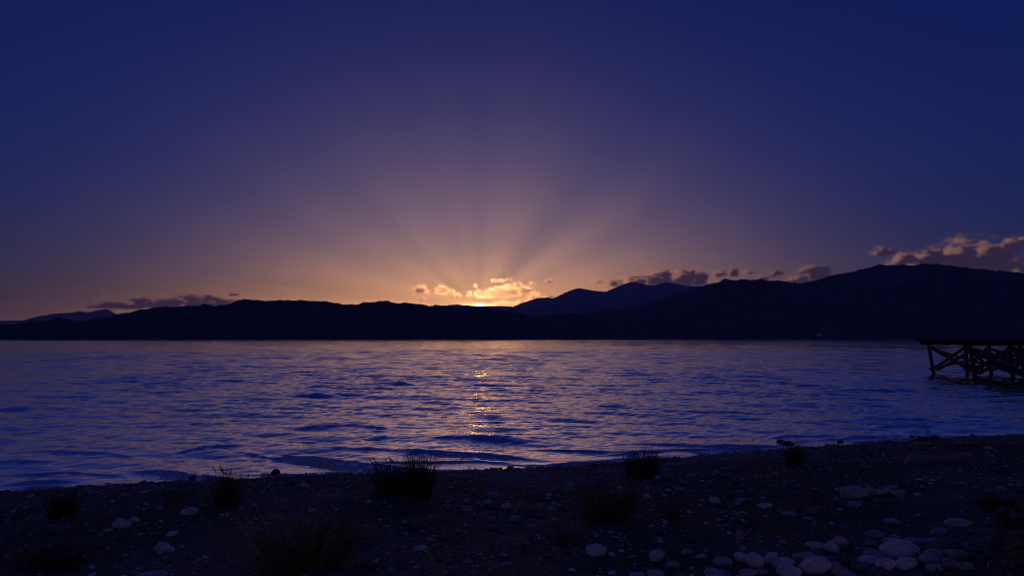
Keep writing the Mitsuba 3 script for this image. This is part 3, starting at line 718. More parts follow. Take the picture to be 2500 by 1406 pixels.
for row in [
    (1555, 1405, 36, 12, 'blue', 'blue-grey cobble at the bottom edge, leftmost of the heap', 'flat'),
    (1601, 1401, 40, 18, 'mauve', 'mauve cobble at the bottom edge, second from the left of the heap', 'dome'),
    (1662, 1405, 30, 12, 'brown', 'brownish cobble at the bottom edge below the bluish dome', 'dome'),
    (1757, 1402, 62, 17, 'grey', 'long pale grey cobble at the bottom edge', 'loaf'),
    (1826, 1401, 52, 18, 'mauve', 'mauve rough cobble at the bottom edge below the steep-sided one', 'loaf', 6),
    (1767, 1372, 48, 16, 'blue', 'low blue cobble left of the banded white cobble', 'dome', 4),
    (1814, 1363, 38, 24, 'pale', 'white cobble with a dark band, left of the steep-sided one', 'round', -8),
    (1846, 1371, 46, 38, 'pale', 'steep-sided pointed pale cobble in the left part of the heap', 'dome', -6),
    (1869, 1350, 30, 8, 'dim', 'flat dark cobble behind the steep-sided pointed one', 'flat'),
    (1887, 1364, 36, 27, 'pale', 'angular speckled white cobble right of the steep-sided one', 'angular', 12),
    (1861, 1397, 28, 17, 'grey', 'small grey pointed cobble at the bottom edge between two domes', 'angular'),
    (1915, 1377, 57, 27, 'pale', 'smooth pale dome in front of the angular speckled cobble', 'dome', 5),
    (1930, 1397, 60, 30, 'pale', 'rough pale dome at the bottom edge left of the biggest cobble', 'dome'),
    (1997, 1383, 78, 42, 'pale', 'biggest cobble of the heap, grooved and pale, at the bottom edge', 'loaf', 12),
    (1966, 1361, 53, 19, 'grey', 'long grey cobble behind the biggest one', 'flat', 8),
    (1995, 1334, 45, 20, 'pale', 'smooth pale loaf lying on a flat dark slab', 'loaf', 4),
    (1996, 1350, 44, 14, 'dim', 'flat dark slab under the smooth pale loaf', 'flat', 16),
    (2032, 1338, 36, 27, 'pale', 'rounded triangular pale cobble right of the smooth pale loaf', 'angular', 14),
    (2054, 1326, 42, 34, 'mauve', 'tall mauve cobble behind the rounded triangular one', 'angular', 8),
    (2087, 1328, 40, 20, 'dim', 'dark oval cobble right of the tall mauve one', 'round', 8),
    (2129, 1327, 28, 17, 'mauve', 'small mauve triangular cobble in the middle of the heap', 'angular'),
    (2143, 1305, 48, 20, 'grey', 'grey hump at the back of the heap', 'dome', 6),
    (2043, 1380, 30, 17, 'grey', 'grey cobble at the right end of the biggest one', 'dome', -10),
    (2070, 1367, 31, 17, 'brown', 'rusty brown cobble above the striped one', 'angular'),
    (2007, 1364, 24, 13, 'grey', 'small grey cobble behind the biggest one, right side', 'round', 14),
    (2058, 1399, 43, 20, 'mauve', 'striped mauve dome at the bottom edge', 'dome'),
    (2140, 1354, 50, 18, 'grey', 'low grey cobble above the pink-faced one', 'loaf'),
    (2124, 1367, 50, 14, 'pale', 'long pale cobble tilted down to the right in the middle of the heap', 'flat', 12),
    (2185, 1321, 57, 10, 'pale', 'flat pale slab behind the great loaf', 'flat', -4),
    (2186, 1312, 26, 10, 'mauve', 'small mauve cobble behind the flat pale slab', 'loaf', 14),
    (2234, 1324, 44, 18, 'grey', 'grey tilted cobble right of the flat pale slab', 'loaf', 10),
    (2277, 1325, 43, 17, 'blue', 'blue-grey oval cobble, second right of the flat pale slab', 'round', 8),
    (2206, 1345, 84, 37, 'pale', 'great pale loaf tilted down to the right, longest of the heap', 'loaf', 18),
    (2236, 1335, 48, 16, 'dim', 'dark cobble behind the great pale loaf', 'flat', 14),
    (2281, 1357, 66, 15, 'mauve', 'long mauve cobble right of the great loaf', 'flat', 10),
    (2341, 1358, 60, 27, 'mauve', 'blocky mauve cobble in the right part of the heap', 'loaf', 4),
    (2273, 1367, 47, 23, 'pale', 'half-round pale cobble below the long mauve one', 'dome'),
    (2167, 1380, 50, 29, 'pale', 'pink-faced pale cobble at the bottom edge', 'round', 5),
    (2214, 1377, 62, 21, 'pale', 'long white-topped cobble right of the pink-faced one', 'loaf', 16),
    (2286, 1388, 40, 21, 'pale', 'rounded pale cobble at the bottom edge below the half-round one', 'round'),
    (2319, 1377, 40, 27, 'mauve', 'rounded mauve cobble behind the bottom grass tuft', 'dome'),
    (2358, 1384, 44, 18, 'grey', 'grey cobble right of the bottom grass tuft', 'flat', 8),
    (2330, 1329, 62, 28, 'dim', 'big dark cobble at the back right of the heap', 'dome'),
    (2294, 1340, 52, 18, 'brown', 'flat brown slab in front of the big dark cobble', 'flat', 14),
    (2366, 1330, 20, 9, 'pale', 'small pale cobble at the right tip of the big dark one', 'round'),
    (2388, 1363, 44, 18, 'dim', 'dull cobble right of the blocky mauve one', 'round', -10),
    (2424, 1352, 30, 16, 'dim', 'dull brown-green cobble left of the stump foot', 'round', 10),
    (2429, 1386, 22, 30, 'grey', 'upright lichen-spotted cobble beside the stump foot', 'angular', -14),
    (2100, 1383, 40, 26, 'dim', 'dark cobble in the gap at the bottom, left of the pink-faced one', 'dome'),
    (2122, 1345, 40, 14, 'dim', 'dark flat cobble under the small mauve triangular one', 'flat'),
    (2150, 1398, 60, 16, 'dim', 'dark flat cobble at the bottom edge below the pink-faced one', 'flat'),
    (1960, 1380, 30, 20, 'dim', 'dark cobble in the gap left of the biggest one', 'dome'),
    (2372, 1344, 44, 16, 'dim', 'dark flat cobble behind the dull right one', 'flat'),
    (2395, 1330, 50, 15, 'dim', 'dark low slab at the right back of the heap', 'flat'),
]:
    px, py, w, h, tone, text, shape, *more = row
    stone(px, py, w, h, tone, text, shape, *more, category='cobble', group=HEAP, key='cobble')

# ------------------------------------------------------------------ gravel: pebbles too many to count
big = np.array(placed)


def pebbles(n, rmin, rmax, smin, smax, tri, seed, band=None):
    g = np.random.default_rng(seed)
    out_v, out_f, out_c, wet_v, wet_f, wet_c = [], [], [], [], [], []
    az = np.radians(g.uniform(-47, 47, n))
    r = np.sqrt(g.uniform(rmin ** 2, rmax ** 2, n)) / np.maximum(np.cos(az), .5)
    x, y = r * np.sin(az), r * np.cos(az)
    if band:                                   # strewn along the water's edge instead
        x = g.uniform(-15, 24, n)
        y = shore_y(x) + g.normal(-.25, band, n)
    z = ground_z(x, y)
    keep = z > -.22
    patch = meshkit.fbm(np.stack([x * .55, y * .55, 0 * x], -1), 3, 77)
    keep &= patch + .35 * g.random(n) > .46
    x, y, z = x[keep], y[keep], z[keep]
    s = np.exp(g.uniform(math.log(smin), math.log(smax), len(x))) * np.where(g.random(len(x)) < .06, 1.7, 1)
    base = np.array(tri.vertices)
    faces = np.array(tri.faces)
    nv = len(base)
    k = len(x)
    V = np.repeat(base[None], k, 0)
    V = V * (1 + .5 * (g.random((k, nv, 1)) - .5))
    V = V * np.stack([g.uniform(.8, 1.5, k), g.uniform(.7, 1.1, k), g.uniform(.4, .75, k)], 1)[:, None]
    th = g.uniform(0, 2 * np.pi, k)
    c, sn = np.cos(th)[:, None], np.sin(th)[:, None]
    V = np.stack([V[..., 0] * c - V[..., 1] * sn, V[..., 0] * sn + V[..., 1] * c, V[..., 2]], -1) * s[:, None, None]
    V += np.stack([x, y, z + s * .18], 1)[:, None]
    tone = np.exp(g.normal(math.log(.30), .75, k)).clip(.04, .75)
    tone = np.where(g.random(k) < .05, g.uniform(.6, .8, k), tone)
    hue = np.array([[1.02, 1.0, .88], [.90, 1.05, 1.0], [1.08, .98, .84], [.95, 1.02, .98], [1.1, 1.03, .78]])[g.integers(0, 5, k)]
    wet = z + .05 * g.normal(size=k) < .34
    col = tone[:, None] * hue * np.where(wet, .42, 1)[:, None]
    C = np.repeat(col[:, None], nv, 1)
    for m in (~wet, wet):
        kk = int(m.sum())
        f = (faces[None] + (np.arange(kk) * nv)[:, None, None]).reshape(-1, 3)
        yield V[m].reshape(-1, 3), f, C[m].reshape(-1, 3)


def merged(sets):
    v = np.concatenate([s[0] for s in sets])
    o = np.cumsum([0] + [len(s[0]) for s in sets[:-1]])
    return (v, np.concatenate([s[1] + k for s, k in zip(sets, o)])), np.concatenate([s[2] for s in sets])


small = list(pebbles(46000, 4.2, 26.0, .007, .022, ico0, 91))
middle = list(pebbles(7500, 4.2, 26.0, .015, .040, ico1, 92))
edge = list(pebbles(3800, 0, 1, .022, .075, ico1, 93, .55))
for key, i, m, text in (('gravel', 0, 'pebble_material', 'grey and bluish shingle covering the beach'), ('wet_gravel', 1, 'wet_pebble_material', 'dark wet shingle along the water edge')):
    mesh, col = merged([small[i], middle[i], edge[i]])
    add(key, mesh, m, text, 'gravel', kind='stuff', color=col)


# ------------------------------------------------------------------ rushes, grass and shrubs
def stems(P, n, wx, wy, h, lean=(0, 0), fan=.35, r=.0035, seed=0, droop=.15, hmin=.45, seg=4, power=1.0):
    g = np.random.default_rng(seed)
    out = []
    for _ in range(n):
        u = g.normal(size=2) * .42
        u *= min(1, .95 / max(np.linalg.norm(u), 1e-6))
        b = np.array([P[0] + u[0] * wx, P[1] + u[1] * wy, 0])
        b[2] = ground_z(b[0], b[1]) - .03
        hh = h * (hmin + (1 - hmin) * g.random() ** power)
        d = np.array([u[0] * fan + lean[0] + g.normal() * .07, u[1] * fan + lean[1] + g.normal() * .07, 1.0])
        bend = g.normal(size=2) * droop
        t = np.linspace(0, 1, seg)[:, None]
        path = b + d * t * hh + np.hstack([bend * t ** 2 * hh, -.25 * np.linalg.norm(bend) * t ** 2.2 * hh])
        out.append(tube(path, r * np.linspace(1, .35, seg), 3))
    return out


def rush(px, py, w, top, n, label, lean=0.0, seed=0, fan=.15, heads=0, group=None, h2=None):
    P, t = on_ground(px, py)
    s = t / 1389.0
    k = thing('rush_clump', label, 'rush', 'rush clumps along the shore')
    W = w * s
    P = P + [0, W * .3, 0]
    add(k + '__stem', cat(stems(P, int(n * .8), W * .46, W * .36, (py - top) * s * 1.10, (lean, 0), fan + .18, .0042, seed, .10, hmin=.36, power=.9)), 'rush_material', 'dark upright rush stems packed close together', kind='stuff')
    if heads:
        g = np.random.default_rng(seed + 9)
        hv = []
        for _ in range(heads):
            x, y = P[0] + g.normal() * W * .22, P[1] + g.normal() * W * .15
            z0 = ground_z(x, y)
            H = (py - top) * s * g.uniform(.85, 1.2)
            q = np.linspace(0, 1, 6)[:, None]
            ln = lean - .12 + g.normal() * .08
            path = np.array([x, y, z0]) + np.hstack([ln * q * H + (ln * .8) * q ** 3 * H, g.normal() * .03 * q, q * H - .10 * q ** 3 * H])
            hv.append(tube(path, .0026, 3))
            for _ in range(16):
                f = g.uniform(.82, 1.0)
                p = path[0] + 0
                p = np.array([np.interp(f, q[:, 0], path[:, c]) for c in range(3)])
                d = np.array([ln * 1.6 + g.normal() * .3, g.normal() * .3, .5 + g.normal() * .3]) * .05
                hv.append(tube([p, p + d * .5, p + d], [.002, .005, .001], 3))
        add(k + '__seed_head', cat(hv), 'seed_material', 'feathery seed heads bent to the left', kind='stuff')
    return k


rush(545, 1242, 58, 1146, 330, 'narrow dark rush clump at left standing against the wash', seed=1, heads=3)
rush(1018, 1216, 66, 1105, 520, 'dense tall dark rush clump near the centre, right half of the largest stand', seed=2, fan=.1)
rush(948, 1214, 88, 1128, 420, 'left half of the largest rush stand near the centre, with bent seed heads', lean=-.03, seed=3, fan=.2, heads=16)
rush(130, 1268, 36, 1194, 240, 'dark rush clump near the left edge, left one of a pair', seed=4)
rush(166, 1260, 24, 1196, 150, 'dark rush clump near the left edge, right one of a pair', seed=5)
rush(1546, 1163, 28, 1104, 210, 'thinner rush clump on the shore right of centre, left one of a pair', seed=6)
rush(1586, 1166, 50, 1092, 430, 'dense rush clump on the shore right of centre, right one of a pair', seed=7)
rush(1946, 1134, 42, 1070, 300, 'small dark rush clump far right by the black stones', seed=8, fan=.3)


def tussock(name, px, py, w, top, n, label, cat_name, material, seed=0, fan=1.0, droop=.3, r=.003, lean=(0, 0), extra=None, parent=None):
    P, t = on_ground(px, py)
    s = t / 1389.0
    W = w * s
    k = thing(name, label, cat_name, {'shrub': 'shrubs on the beach', 'grass tussock': 'grass tussocks on the beach', 'grass tuft': 'grass tufts on the beach'}[cat_name])
    P = P + [0, W * .25, 0]
    add(k + '__blade', cat(stems(P, n, W * .30, W * .24, (py - top) * s, lean, fan, r, seed, droop, hmin=.3)), material, kind='stuff')
    if extra:
        for part, m2, n2, f2, r2, h2 in extra:
            add(k + '__' + part, cat(stems(P, n2, W * .36, W * .26, (py - top) * s * h2, lean, f2, r2, seed + 50 + n2, .10, hmin=.55)), m2, kind='stuff')
    return k, P, W, (py - top) * s


def twigs(P, W, H, n, seed, r=.004, depth=3, spread=.55):
    g = np.random.default_rng(seed)
    out, tips = [], []

    def grow(p, d, L, rad, lev):
        q = [p]
        dd = d
        for _ in range(3):
            dd = dd + g.normal(size=3) * .16
            dd[2] += .05
            dd /= np.linalg.norm(dd)
            q.append(q[-1] + dd * L / 3)
        out.append(tube(q, np.linspace(rad, rad * .55, 4), 4))
        if lev == 0:
            tips.append(q[-1])
            return
        for _ in range(g.integers(2, 4)):
            k = g.integers(1, 4)
            grow(q[k], dd + g.normal(size=3) * .42, L * g.uniform(.5, .75), rad * .6, lev - 1)
    for _ in range(n):
        a, rr = g.uniform(0, 6.283), W * .28 * math.sqrt(g.random())
        b = np.array([P[0] + rr * math.cos(a), P[1] + rr * .7 * math.sin(a), 0.])
        b[2] = ground_z(b[0], b[1]) - .02
        d = np.array([math.cos(a) * spread * g.random() * 1.4, math.sin(a) * spread * g.random(), 1.0])
        grow(b, d / np.linalg.norm(d), H * g.uniform(.3, .55), r, depth)
    return out, tips


def leaves(tips, size, seed, per=2):
    g = np.random.default_rng(seed)
    v, f = [], []
    for p in tips:
        for _ in range(per):
            d = g.normal(size=3)
            d /= np.linalg.norm(d)
            u = np.cross(d, g.normal(size=3))
            u /= np.linalg.norm(u)
            s = size * g.uniform(.6, 1.2)
            q = p + g.normal(size=3) * size
            up = np.cross(d, u) * s * .12
            b = len(v)
            v += [q - d * s, q + u * s * .4 + up, q + d * s, q - u * s * .4 + up]
            f += [[b, b + 1, b + 2], [b, b + 2, b + 3]]
    return np.array(v), np.array(f)


# the big dry tussock with dark dock stalks in front, left of centre
k, P, W, H = tussock('grass_tussock', 712, 1408, 270, 1235, 420, 'big dry grass tussock with dark dock stalks in the foreground left of centre', 'grass tussock', 'dry_grass_material', 71, 1.3, .34, .0036, (-.12, 0),
                     extra=[('straw', 'leaf_material', 70, .7, .0026, 1.05), ('green_blade', 'rush_material', 260, .9, .0032, .7)])
tw, tips = twigs(P + [W * .22, 0, 0], W * .8, H * .95, 34, 72, .0045, 2, .30)
add(k + '__stalk', cat(tw), 'dark_twig_material', 'dark red-brown dock stalks', kind='stuff')
add(k + '__leaf', leaves(tips, .016, 73, 3), 'dark_twig_material', kind='stuff')
add(k + '__yellow_leaf', leaves([P + [W * .33, -.1, H * .45], P + [W * .12, -.15, H * .62], P + [W * .36, -.05, H * .3]], .028, 74, 1), 'yellow_leaf_material', 'bright yellow leaf on a dock stalk', kind='stuff')
# twiggy shrub right of centre
k, P, W, H = tussock('shrub', 1490, 1282, 150, 1195, 320, 'twiggy half-bare shrub with a dark leafy base right of centre', 'shrub', 'rush_material', 81, .9, .22, .003)
tw, tips = twigs(P, W * 1.2, H * 1.5, 44, 82, .0042, 3, .75)
add(k + '__twig', cat(tw), 'dark_twig_material', 'thin reddish bare twigs', kind='stuff')
add(k + '__leaf', leaves(tips, .012, 83, 3), 'dark_twig_material', kind='stuff')
k, P, W, H = tussock('shrub', 1645, 1272, 60, 1215, 90, 'small reddish upright plant right of the twiggy shrub', 'shrub', 'rush_material', 84, .6, .15, .003)
tw, tips = twigs(P, W, H * 1.5, 14, 85, .0035, 2, .4)
add(k + '__twig', cat(tw), 'dark_twig_material', kind='stuff')
add(k + '__leaf', leaves(tips, .013, 86, 4), 'dark_twig_material', kind='stuff')
k, P, W, H = tussock('shrub', 1390, 1335, 90, 1275, 60, 'dark twiggy plant left of the big white angular stone', 'shrub', 'rush_material', 87, .8, .2, .0025)
tw, tips = twigs(P, W, H * 1.5, 18, 88, .003, 2, .5)
add(k + '__twig', cat(tw), 'dark_twig_material', kind='stuff')
add(k + '__leaf', leaves(tips, .011, 89, 3), 'dark_twig_material', kind='stuff')
k, P, W, H = tussock('shrub', 2000, 1228, 60, 1195, 25, 'bare twig plant leaning left beside the boulder group', 'shrub', 'rush_material', 90, .8, .2, .0025)
tw, tips = twigs(P + [-W * .1, 0, 0], W, H * 1.9, 12, 91, .0035, 2, .8)
add(k + '__twig', cat(tw), 'dark_twig_material', kind='stuff')
k, P, W, H = tussock('shrub', 420, 1230, 46, 1186, 130, 'small brown shrub on the shore left of the narrow rush clump', 'shrub', 'dark_twig_material', 92, 1.0, .3, .003)
k, P, W, H = tussock('shrub', 90, 1400, 190, 1328, 330, 'low dark shrub in the bottom left corner', 'shrub', 'rush_material', 93, 1.2, .3, .003)
tw, tips = twigs(P, W, H, 22, 94, .003, 2, .8)
add(k + '__twig', cat(tw), 'dark_twig_material', kind='stuff')
add(k + '__leaf', leaves(tips, .014, 95, 4), 'rush_material', kind='stuff')
k, P, W, H = tussock('shrub', 28, 1268, 50, 1236, 60, 'small dull brown shrub at the left edge', 'shrub', 'dark_twig_material', 96, 1.0, .3, .003)
tussock('grass_tussock', 2462, 1252, 100, 1206, 460, 'low green grass tussock at the right edge', 'grass tussock', 'green_grass_material', 97, 1.3, .35, .0035)
tussock('grass_tuft', 885, 1402, 76, 1362, 130, 'small green grass tuft at the bottom right of the big dry tussock', 'grass tuft', 'green_grass_material', 98, 1.3, .3, .0025)
tussock('grass_tuft', 2322, 1412, 110, 1352, 110, 'fresh green grass blades growing among the cobbles at the bottom right', 'grass tuft', 'green_grass_material', 99, .9, .25, .0022)
tussock('grass_tuft', 1078, 1318, 30, 1303, 120, 'small mossy green tuft on the gravel left of a forked stick', 'grass tuft', 'green_grass_material', 100, 1.2, .4, .003)
tussock('grass_tuft', 1203, 1279, 18, 1270, 70, 'tiny mossy green tuft below the long stick', 'grass tuft', 'green_grass_material', 101, 1.2, .4, .003)
tussock('grass_tuft', 1280, 1345, 26, 1300, 30, 'thin dark green sprig left of the dark twiggy plant', 'grass tuft', 'green_grass_material', 102, .6, .2, .0025)
tussock('grass_tuft', 1755, 1148, 20, 1138, 40, 'tiny brown sprig on the gravel beyond the lone round pale stone', 'grass tuft', 'dark_twig_material', 103, .9, .3, .003)


# ------------------------------------------------------------------ driftwood, sticks, bark and leaves
def stick(pts, w0, w1, label, material='twig_material', key='stick', category='stick', lift=.6, sides=6, seed=0):
    P = []
    for px, py in pts:
        p, t = on_ground(px, py)
        P.append(p + [0, 0, (w0 * .5 * lift) * t / 1389.0])
    P = np.array(P)
    s = t / 1389.0
    g = np.random.default_rng(500 + seed)
    u = np.linspace(0, 1, 9)
    path = np.stack([np.interp(u, np.linspace(0, 1, len(P)), P[:, c]) for c in range(3)], 1)
    path += g.normal(size=path.shape) * w0 * s * .16
    r = np.linspace(w0, w1, 9) * .5 * s * g.uniform(.85, 1.15, 9)
    add(key, tube(path, r, sides), material, label, category, 'sticks lying on the gravel')


for i, row in enumerate([
    ([(1150, 1238), (1230, 1244), (1340, 1249)], 4, 3, 'long thin dark stick lying across the middle of the beach'),
    ([(1225, 1246), (1290, 1258), (1345, 1267)], 6, 3, 'dark stick below the long thin one, pointing to the right'),
    ([(1262, 1246), (1316, 1244)], 5, 3, 'short grey stick end on top of the long thin stick'),
    ([(1097, 1331), (1140, 1299)], 4, 3, 'straight brown stick slanting up to the right below the dark dome-shaped stone'),
    ([(1080, 1297), (1088, 1312), (1097, 1331)], 5, 3, 'short brown stick meeting the straight brown stick at its foot'),
    ([(1146, 1290), (1200, 1290), (1240, 1276)], 3, 2, 'thin stick in front of the dull brownish stone'),
    ([(1282, 1312), (1335, 1311)], 3, 2, 'thin pale stick left of the dark twiggy plant'),
    ([(1330, 1312), (1365, 1308)], 6, 4, 'pale broken stick end beside the dark twiggy plant'),
    ([(1405, 1303), (1440, 1306), (1476, 1311)], 5, 3, 'reddish stick right of the dark twiggy plant'),
    ([(1290, 1318), (1330, 1320), (1375, 1331)], 3, 2, 'thin twig curving below the thin pale stick'),
    ([(1476, 1276), (1483, 1288), (1490, 1299)], 4, 3, 'short pale stick at the foot of the twiggy shrub'),
    ([(1728, 1315), (1752, 1324), (1776, 1331)], 3, 2, 'thin pale stick left of the bark flake'),
    ([(1600, 1264), (1625, 1258)], 3, 2, 'short twig left of the small reddish plant foot'),
    ([(1660, 1386), (1700, 1376), (1735, 1368)], 7, 3, 'dark root lying beside the bluish dome-shaped stone'),
    ([(2030, 1176), (2044, 1182), (2056, 1189)], 3, 2, 'short twig left of the boulder group'),
    ([(2200, 1238), (2220, 1241), (2238, 1247)], 3, 2, 'curved twig below the right end of the boulder group'),
    ([(2103, 1292), (2098, 1278), (2091, 1265)], 5, 2, 'short forked stick pointing up above the heap'),
    ([(2080, 1294), (2160, 1292)], 2, 2, 'thin straw lying above the heap'),
    ([(2016, 1318), (2020, 1298)], 4, 2, 'stubby stick pointing up at the back of the heap'),
    ([(2048, 1286), (2066, 1298)], 3, 2, 'thin twig above the tall mauve cobble'),
    ([(1880, 1288), (1912, 1305)], 3, 2, 'thin twig above the left part of the heap'),
    ([(1893, 1308), (1912, 1304)], 3, 2, 'small twig crossing the foot of the thin twig above the heap'),
    ([(2093, 1351), (2120, 1362)], 3, 2, 'thin twig lying across the cobbles in the middle of the heap'),
    ([(247, 1232), (260, 1224)], 4, 2, 'short pale stick near the left waterline'),
    ([(83, 1318), (92, 1311)], 3, 2, 'short pale twig above the low dark shrub'),
    ([(240, 1340), (254, 1330)], 3, 2, 'short twig left of the white layered slab'),
    ([(562, 1366), (585, 1352), (590, 1342)], 3, 2, 'bent pale twig at the left foot of the big dry tussock'),
    ([(1092, 1221), (1080, 1226)], 4, 2, 'short brown stick left of the pale wedge-shaped pebble'),
    ([(1151, 1199), (1163, 1215)], 5, 3, 'forked brown stick above the pinkish brown stone'),
    ([(1163, 1215), (1184, 1219)], 4, 2, 'brown stick end behind the grey sloping stone'),
    ([(1264, 1218), (1278, 1227)], 3, 2, 'thin brown twig right of the bark strip'),
    ([(1220, 1199), (1230, 1190)], 3, 2, 'thin brown twig right of the oval grey-blue stone'),
    ([(1160, 1386), (1166, 1372), (1158, 1360)], 3, 2, 'crooked white twig right of the grey flat stone at the bottom'),
    ([(1045, 1345), (1072, 1334)], 3, 2, 'pale twig below the mossy green tuft'),
    ([(1066, 1358), (1058, 1340)], 3, 2, 'short pale twig crossing below the mossy green tuft'),
    ([(1118, 1320), (1125, 1330)], 4, 3, 'short pale peg right of the straight brown stick'),
]):
    pts, w0, w1, text = row
    stick(pts, w0, w1, text, seed=i)
# the driftwood log with its thick root end at left
P0, t0 = on_ground(2236, 1134)
P1, t1 = on_ground(2372, 1128)
s0 = t0 / 1389.0
k = thing('driftwood_log', 'long grey driftwood log with a thick root end lying far right on the beach', 'driftwood log')
u = np.linspace(0, 1, 14)[:, None]
path = P0 + (P1 - P0) * u + np.hstack([0 * u, 0 * u, (.10 + .05 * u + .02 * np.sin(u * 9))])
add(k + '__trunk', tube(path, np.linspace(8.5, 5, 14) * s0 * rng.uniform(.92, 1.08, 14), 10), 'driftwood_material')
v, f = stone_mesh(26 * s0, 18 * s0, 17 * s0, 'angular', 901)
add(k + '__root_end', (rot(v, .35) + P0 + [.05, .05, .08], f), 'driftwood_material', 'thick splayed root end of the log')
# stump at the right edge
Ps, ts = on_ground(2486, 1404)
ss = ts / 1389.0
k = thing('stump', 'weathered dark splintered stump cut by the right edge at the bottom', 'stump')
ang = np.linspace(0, 2 * np.pi, 49)[:-1]
hs = np.linspace(0, 1, 20)
vv = []
for h in hs:
    for a in ang:
        rr = (.17 - .05 * h) * (1 + .30 * (meshkit.noise(np.array([math.cos(a) * 3.0, math.sin(a) * 3.0, h * .7]), 3) - .5) + .16 * math.cos(a * 11 + h * 2) + .10 * (meshkit.noise(np.array([math.cos(a) * 9, math.sin(a) * 9, h * 3]), 5) - .5)) * (1 + .7 * (1 - h) ** 4)
        top = h * .60 * (0.72 + .5 * meshkit.noise(np.array([math.cos(a) * 4, math.sin(a) * 4, 2.0]), 9))
        vv.append([rr * math.cos(a) + .20 * h * 1.0 * ss * 90 * .12, rr * math.sin(a), top - .05])
vv.append([.03, 0, .50])
ff = []
for i in range(19):
    for j in range(48):
        kx = (j + 1) % 48
        ff += [[i * 48 + j, i * 48 + kx, (i + 1) * 48 + kx], [i * 48 + j, (i + 1) * 48 + kx, (i + 1) * 48 + j]]
ff += [[19 * 48 + j, 19 * 48 + (j + 1) % 48, len(vv) - 1] for j in range(48)]
add(k + '__trunk', (np.array(vv) + Ps, np.array(ff)), 'stump_material')
for q, (dx, dz, L) in enumerate([(-.30, .30, .5), (-.34, .10, .45), (-.26, .42, .4), (-.2, .02, .4)]):
    p = Ps + [-.06, -.08, .42 - .09 * q]
    add(k + '__root', tube([p, p + [dx * .35, -.05, dz * .10 - .02], p + [dx * .7, -.10, -.18], p + [dx, -.12, -.40 + .09 * q]], [.045, .034, .026, .012], 7), 'stump_material')


def flake(px, py, w, h, label, roll=0.0, material='bark_material', key='bark_flake', stand=True, seed=0):
    P, t = on_ground(px, py + h / 2)
    s = t / 1389.0
    g = np.random.default_rng(700 + seed)
    nx_, nz_ = 7, 9
    xs_, zs_ = np.linspace(-.5, .5, nx_), np.linspace(0, 1, nz_)
    V = []
    for side in (0, 1):
        for z in zs_:
            for x in xs_:
                taper = 1 - .45 * z ** 2 if g.random() < 2 else 1
                X0 = x * taper * w * s * (1 + .10 * math.sin(z * 9 + seed))
                cur = .16 * w * s * (1 - (2 * x) ** 2)
                V.append([X0, -cur + side * .004 + .05 * z, (1 - z if seed % 2 else z) * h * s * (1 - .12 * abs(math.sin(5 * x + seed))) - .005])
    V = np.array(V)
    F_ = []
    N = nx_ * nz_
    for i in range(nz_ - 1):
        for j in range(nx_ - 1):
            a, b, c, d = i * nx_ + j, i * nx_ + j + 1, (i + 1) * nx_ + j + 1, (i + 1) * nx_ + j
            F_ += [[a, b, c], [a, c, d], [N + a, N + c, N + b], [N + a, N + d, N + c]]
    rim = [j for j in range(nx_)] + [i * nx_ + nx_ - 1 for i in range(1, nz_)] + [(nz_ - 1) * nx_ + j for j in range(nx_ - 2, -1, -1)] + [i * nx_ for i in range(nz_ - 2, 0, -1)]
    for a, b in zip(rim, rim[1:] + rim[:1]):
        F_ += [[a, N + a, N + b], [a, N + b, b]]
    c0 = V.mean(0)
    V = rot(V - c0, math.radians(roll), g.uniform(-.3, .3), -.35) + c0
    add(key, (V + P, np.array(F_)), material, label, 'bark' if 'bark' in key else 'leaf', 'bark flakes on the gravel' if 'bark' in key else 'fallen leaves on the gravel')


for i, row in enumerate([
    (1808, 1303, 18, 28, 'upright pinkish bark flake standing on the gravel left of the heap', 0),
    (1264, 1238, 11, 36, 'long pale bark strip tilted beside the pale blue-white stone', -38),
    (1307, 1286, 13, 20, 'curled pinkish bark flake below the dark stick', 12),
    (1200, 1288, 12, 13, 'small pointed pinkish bark flake below the long stick', 10),
    (1206, 1301, 11, 11, 'smaller pointed bark flake just below another', -8),
    (1093, 1240, 9, 15, 'narrow reddish bark flake left of the pinkish brown stone', 0),
    (1402, 1346, 7, 20, 'narrow reddish bark strip left of the big white angular stone', 0),
    (1805, 1258, 5, 20, 'thin curled orange bark strip right of the lone round pale stone', 20),
    (1010, 1344, 14, 8, 'pale curled leaf near the bottom right of the tussock', 20),
    (1052, 1293, 7, 11, 'pale upright leaf right of the large dark dome-shaped stone', 10),
    (1142, 1305, 9, 5, 'small pinkish leaf above the tip of the straight brown stick', 30),
    (1515, 1203, 4, 15, 'thin pale upright leaf above the twiggy shrub', 0),
]):
    px, py, w, h, text, roll = row
    leafy = 'leaf' in text
    flake(px, py, w, h, text, roll, 'leaf_material' if leafy else 'bark_material', 'fallen_leaf' if leafy else 'bark_flake', seed=i)
# small litter of twigs and leaf bits
g = np.random.default_rng(808)
lit = []
for _ in range(1500):
    az = math.radians(g.uniform(-45, 45))
    r = math.sqrt(g.uniform(4.3 ** 2, 13.5 ** 2)) / math.cos(az)
    x, y = r * math.sin(az), r * math.cos(az)
    z = ground_z(x, y)
    if z < .45:
        continue
    L, a = g.uniform(.02, .10), g.uniform(0, 6.283)
    d = np.array([math.cos(a) * L, math.sin(a) * L, g.uniform(-.1, .25) * L])
    p = np.array([x, y, z + .022])
    lit.append(tube([p - d / 2, p + [0, 0, .006], p + d / 2], [.0022, .003, .0016], 3))
add('litter', cat(lit), 'leaf_material', 'dry twig bits and leaf scraps strewn over the gravel', 'litter', kind='stuff')


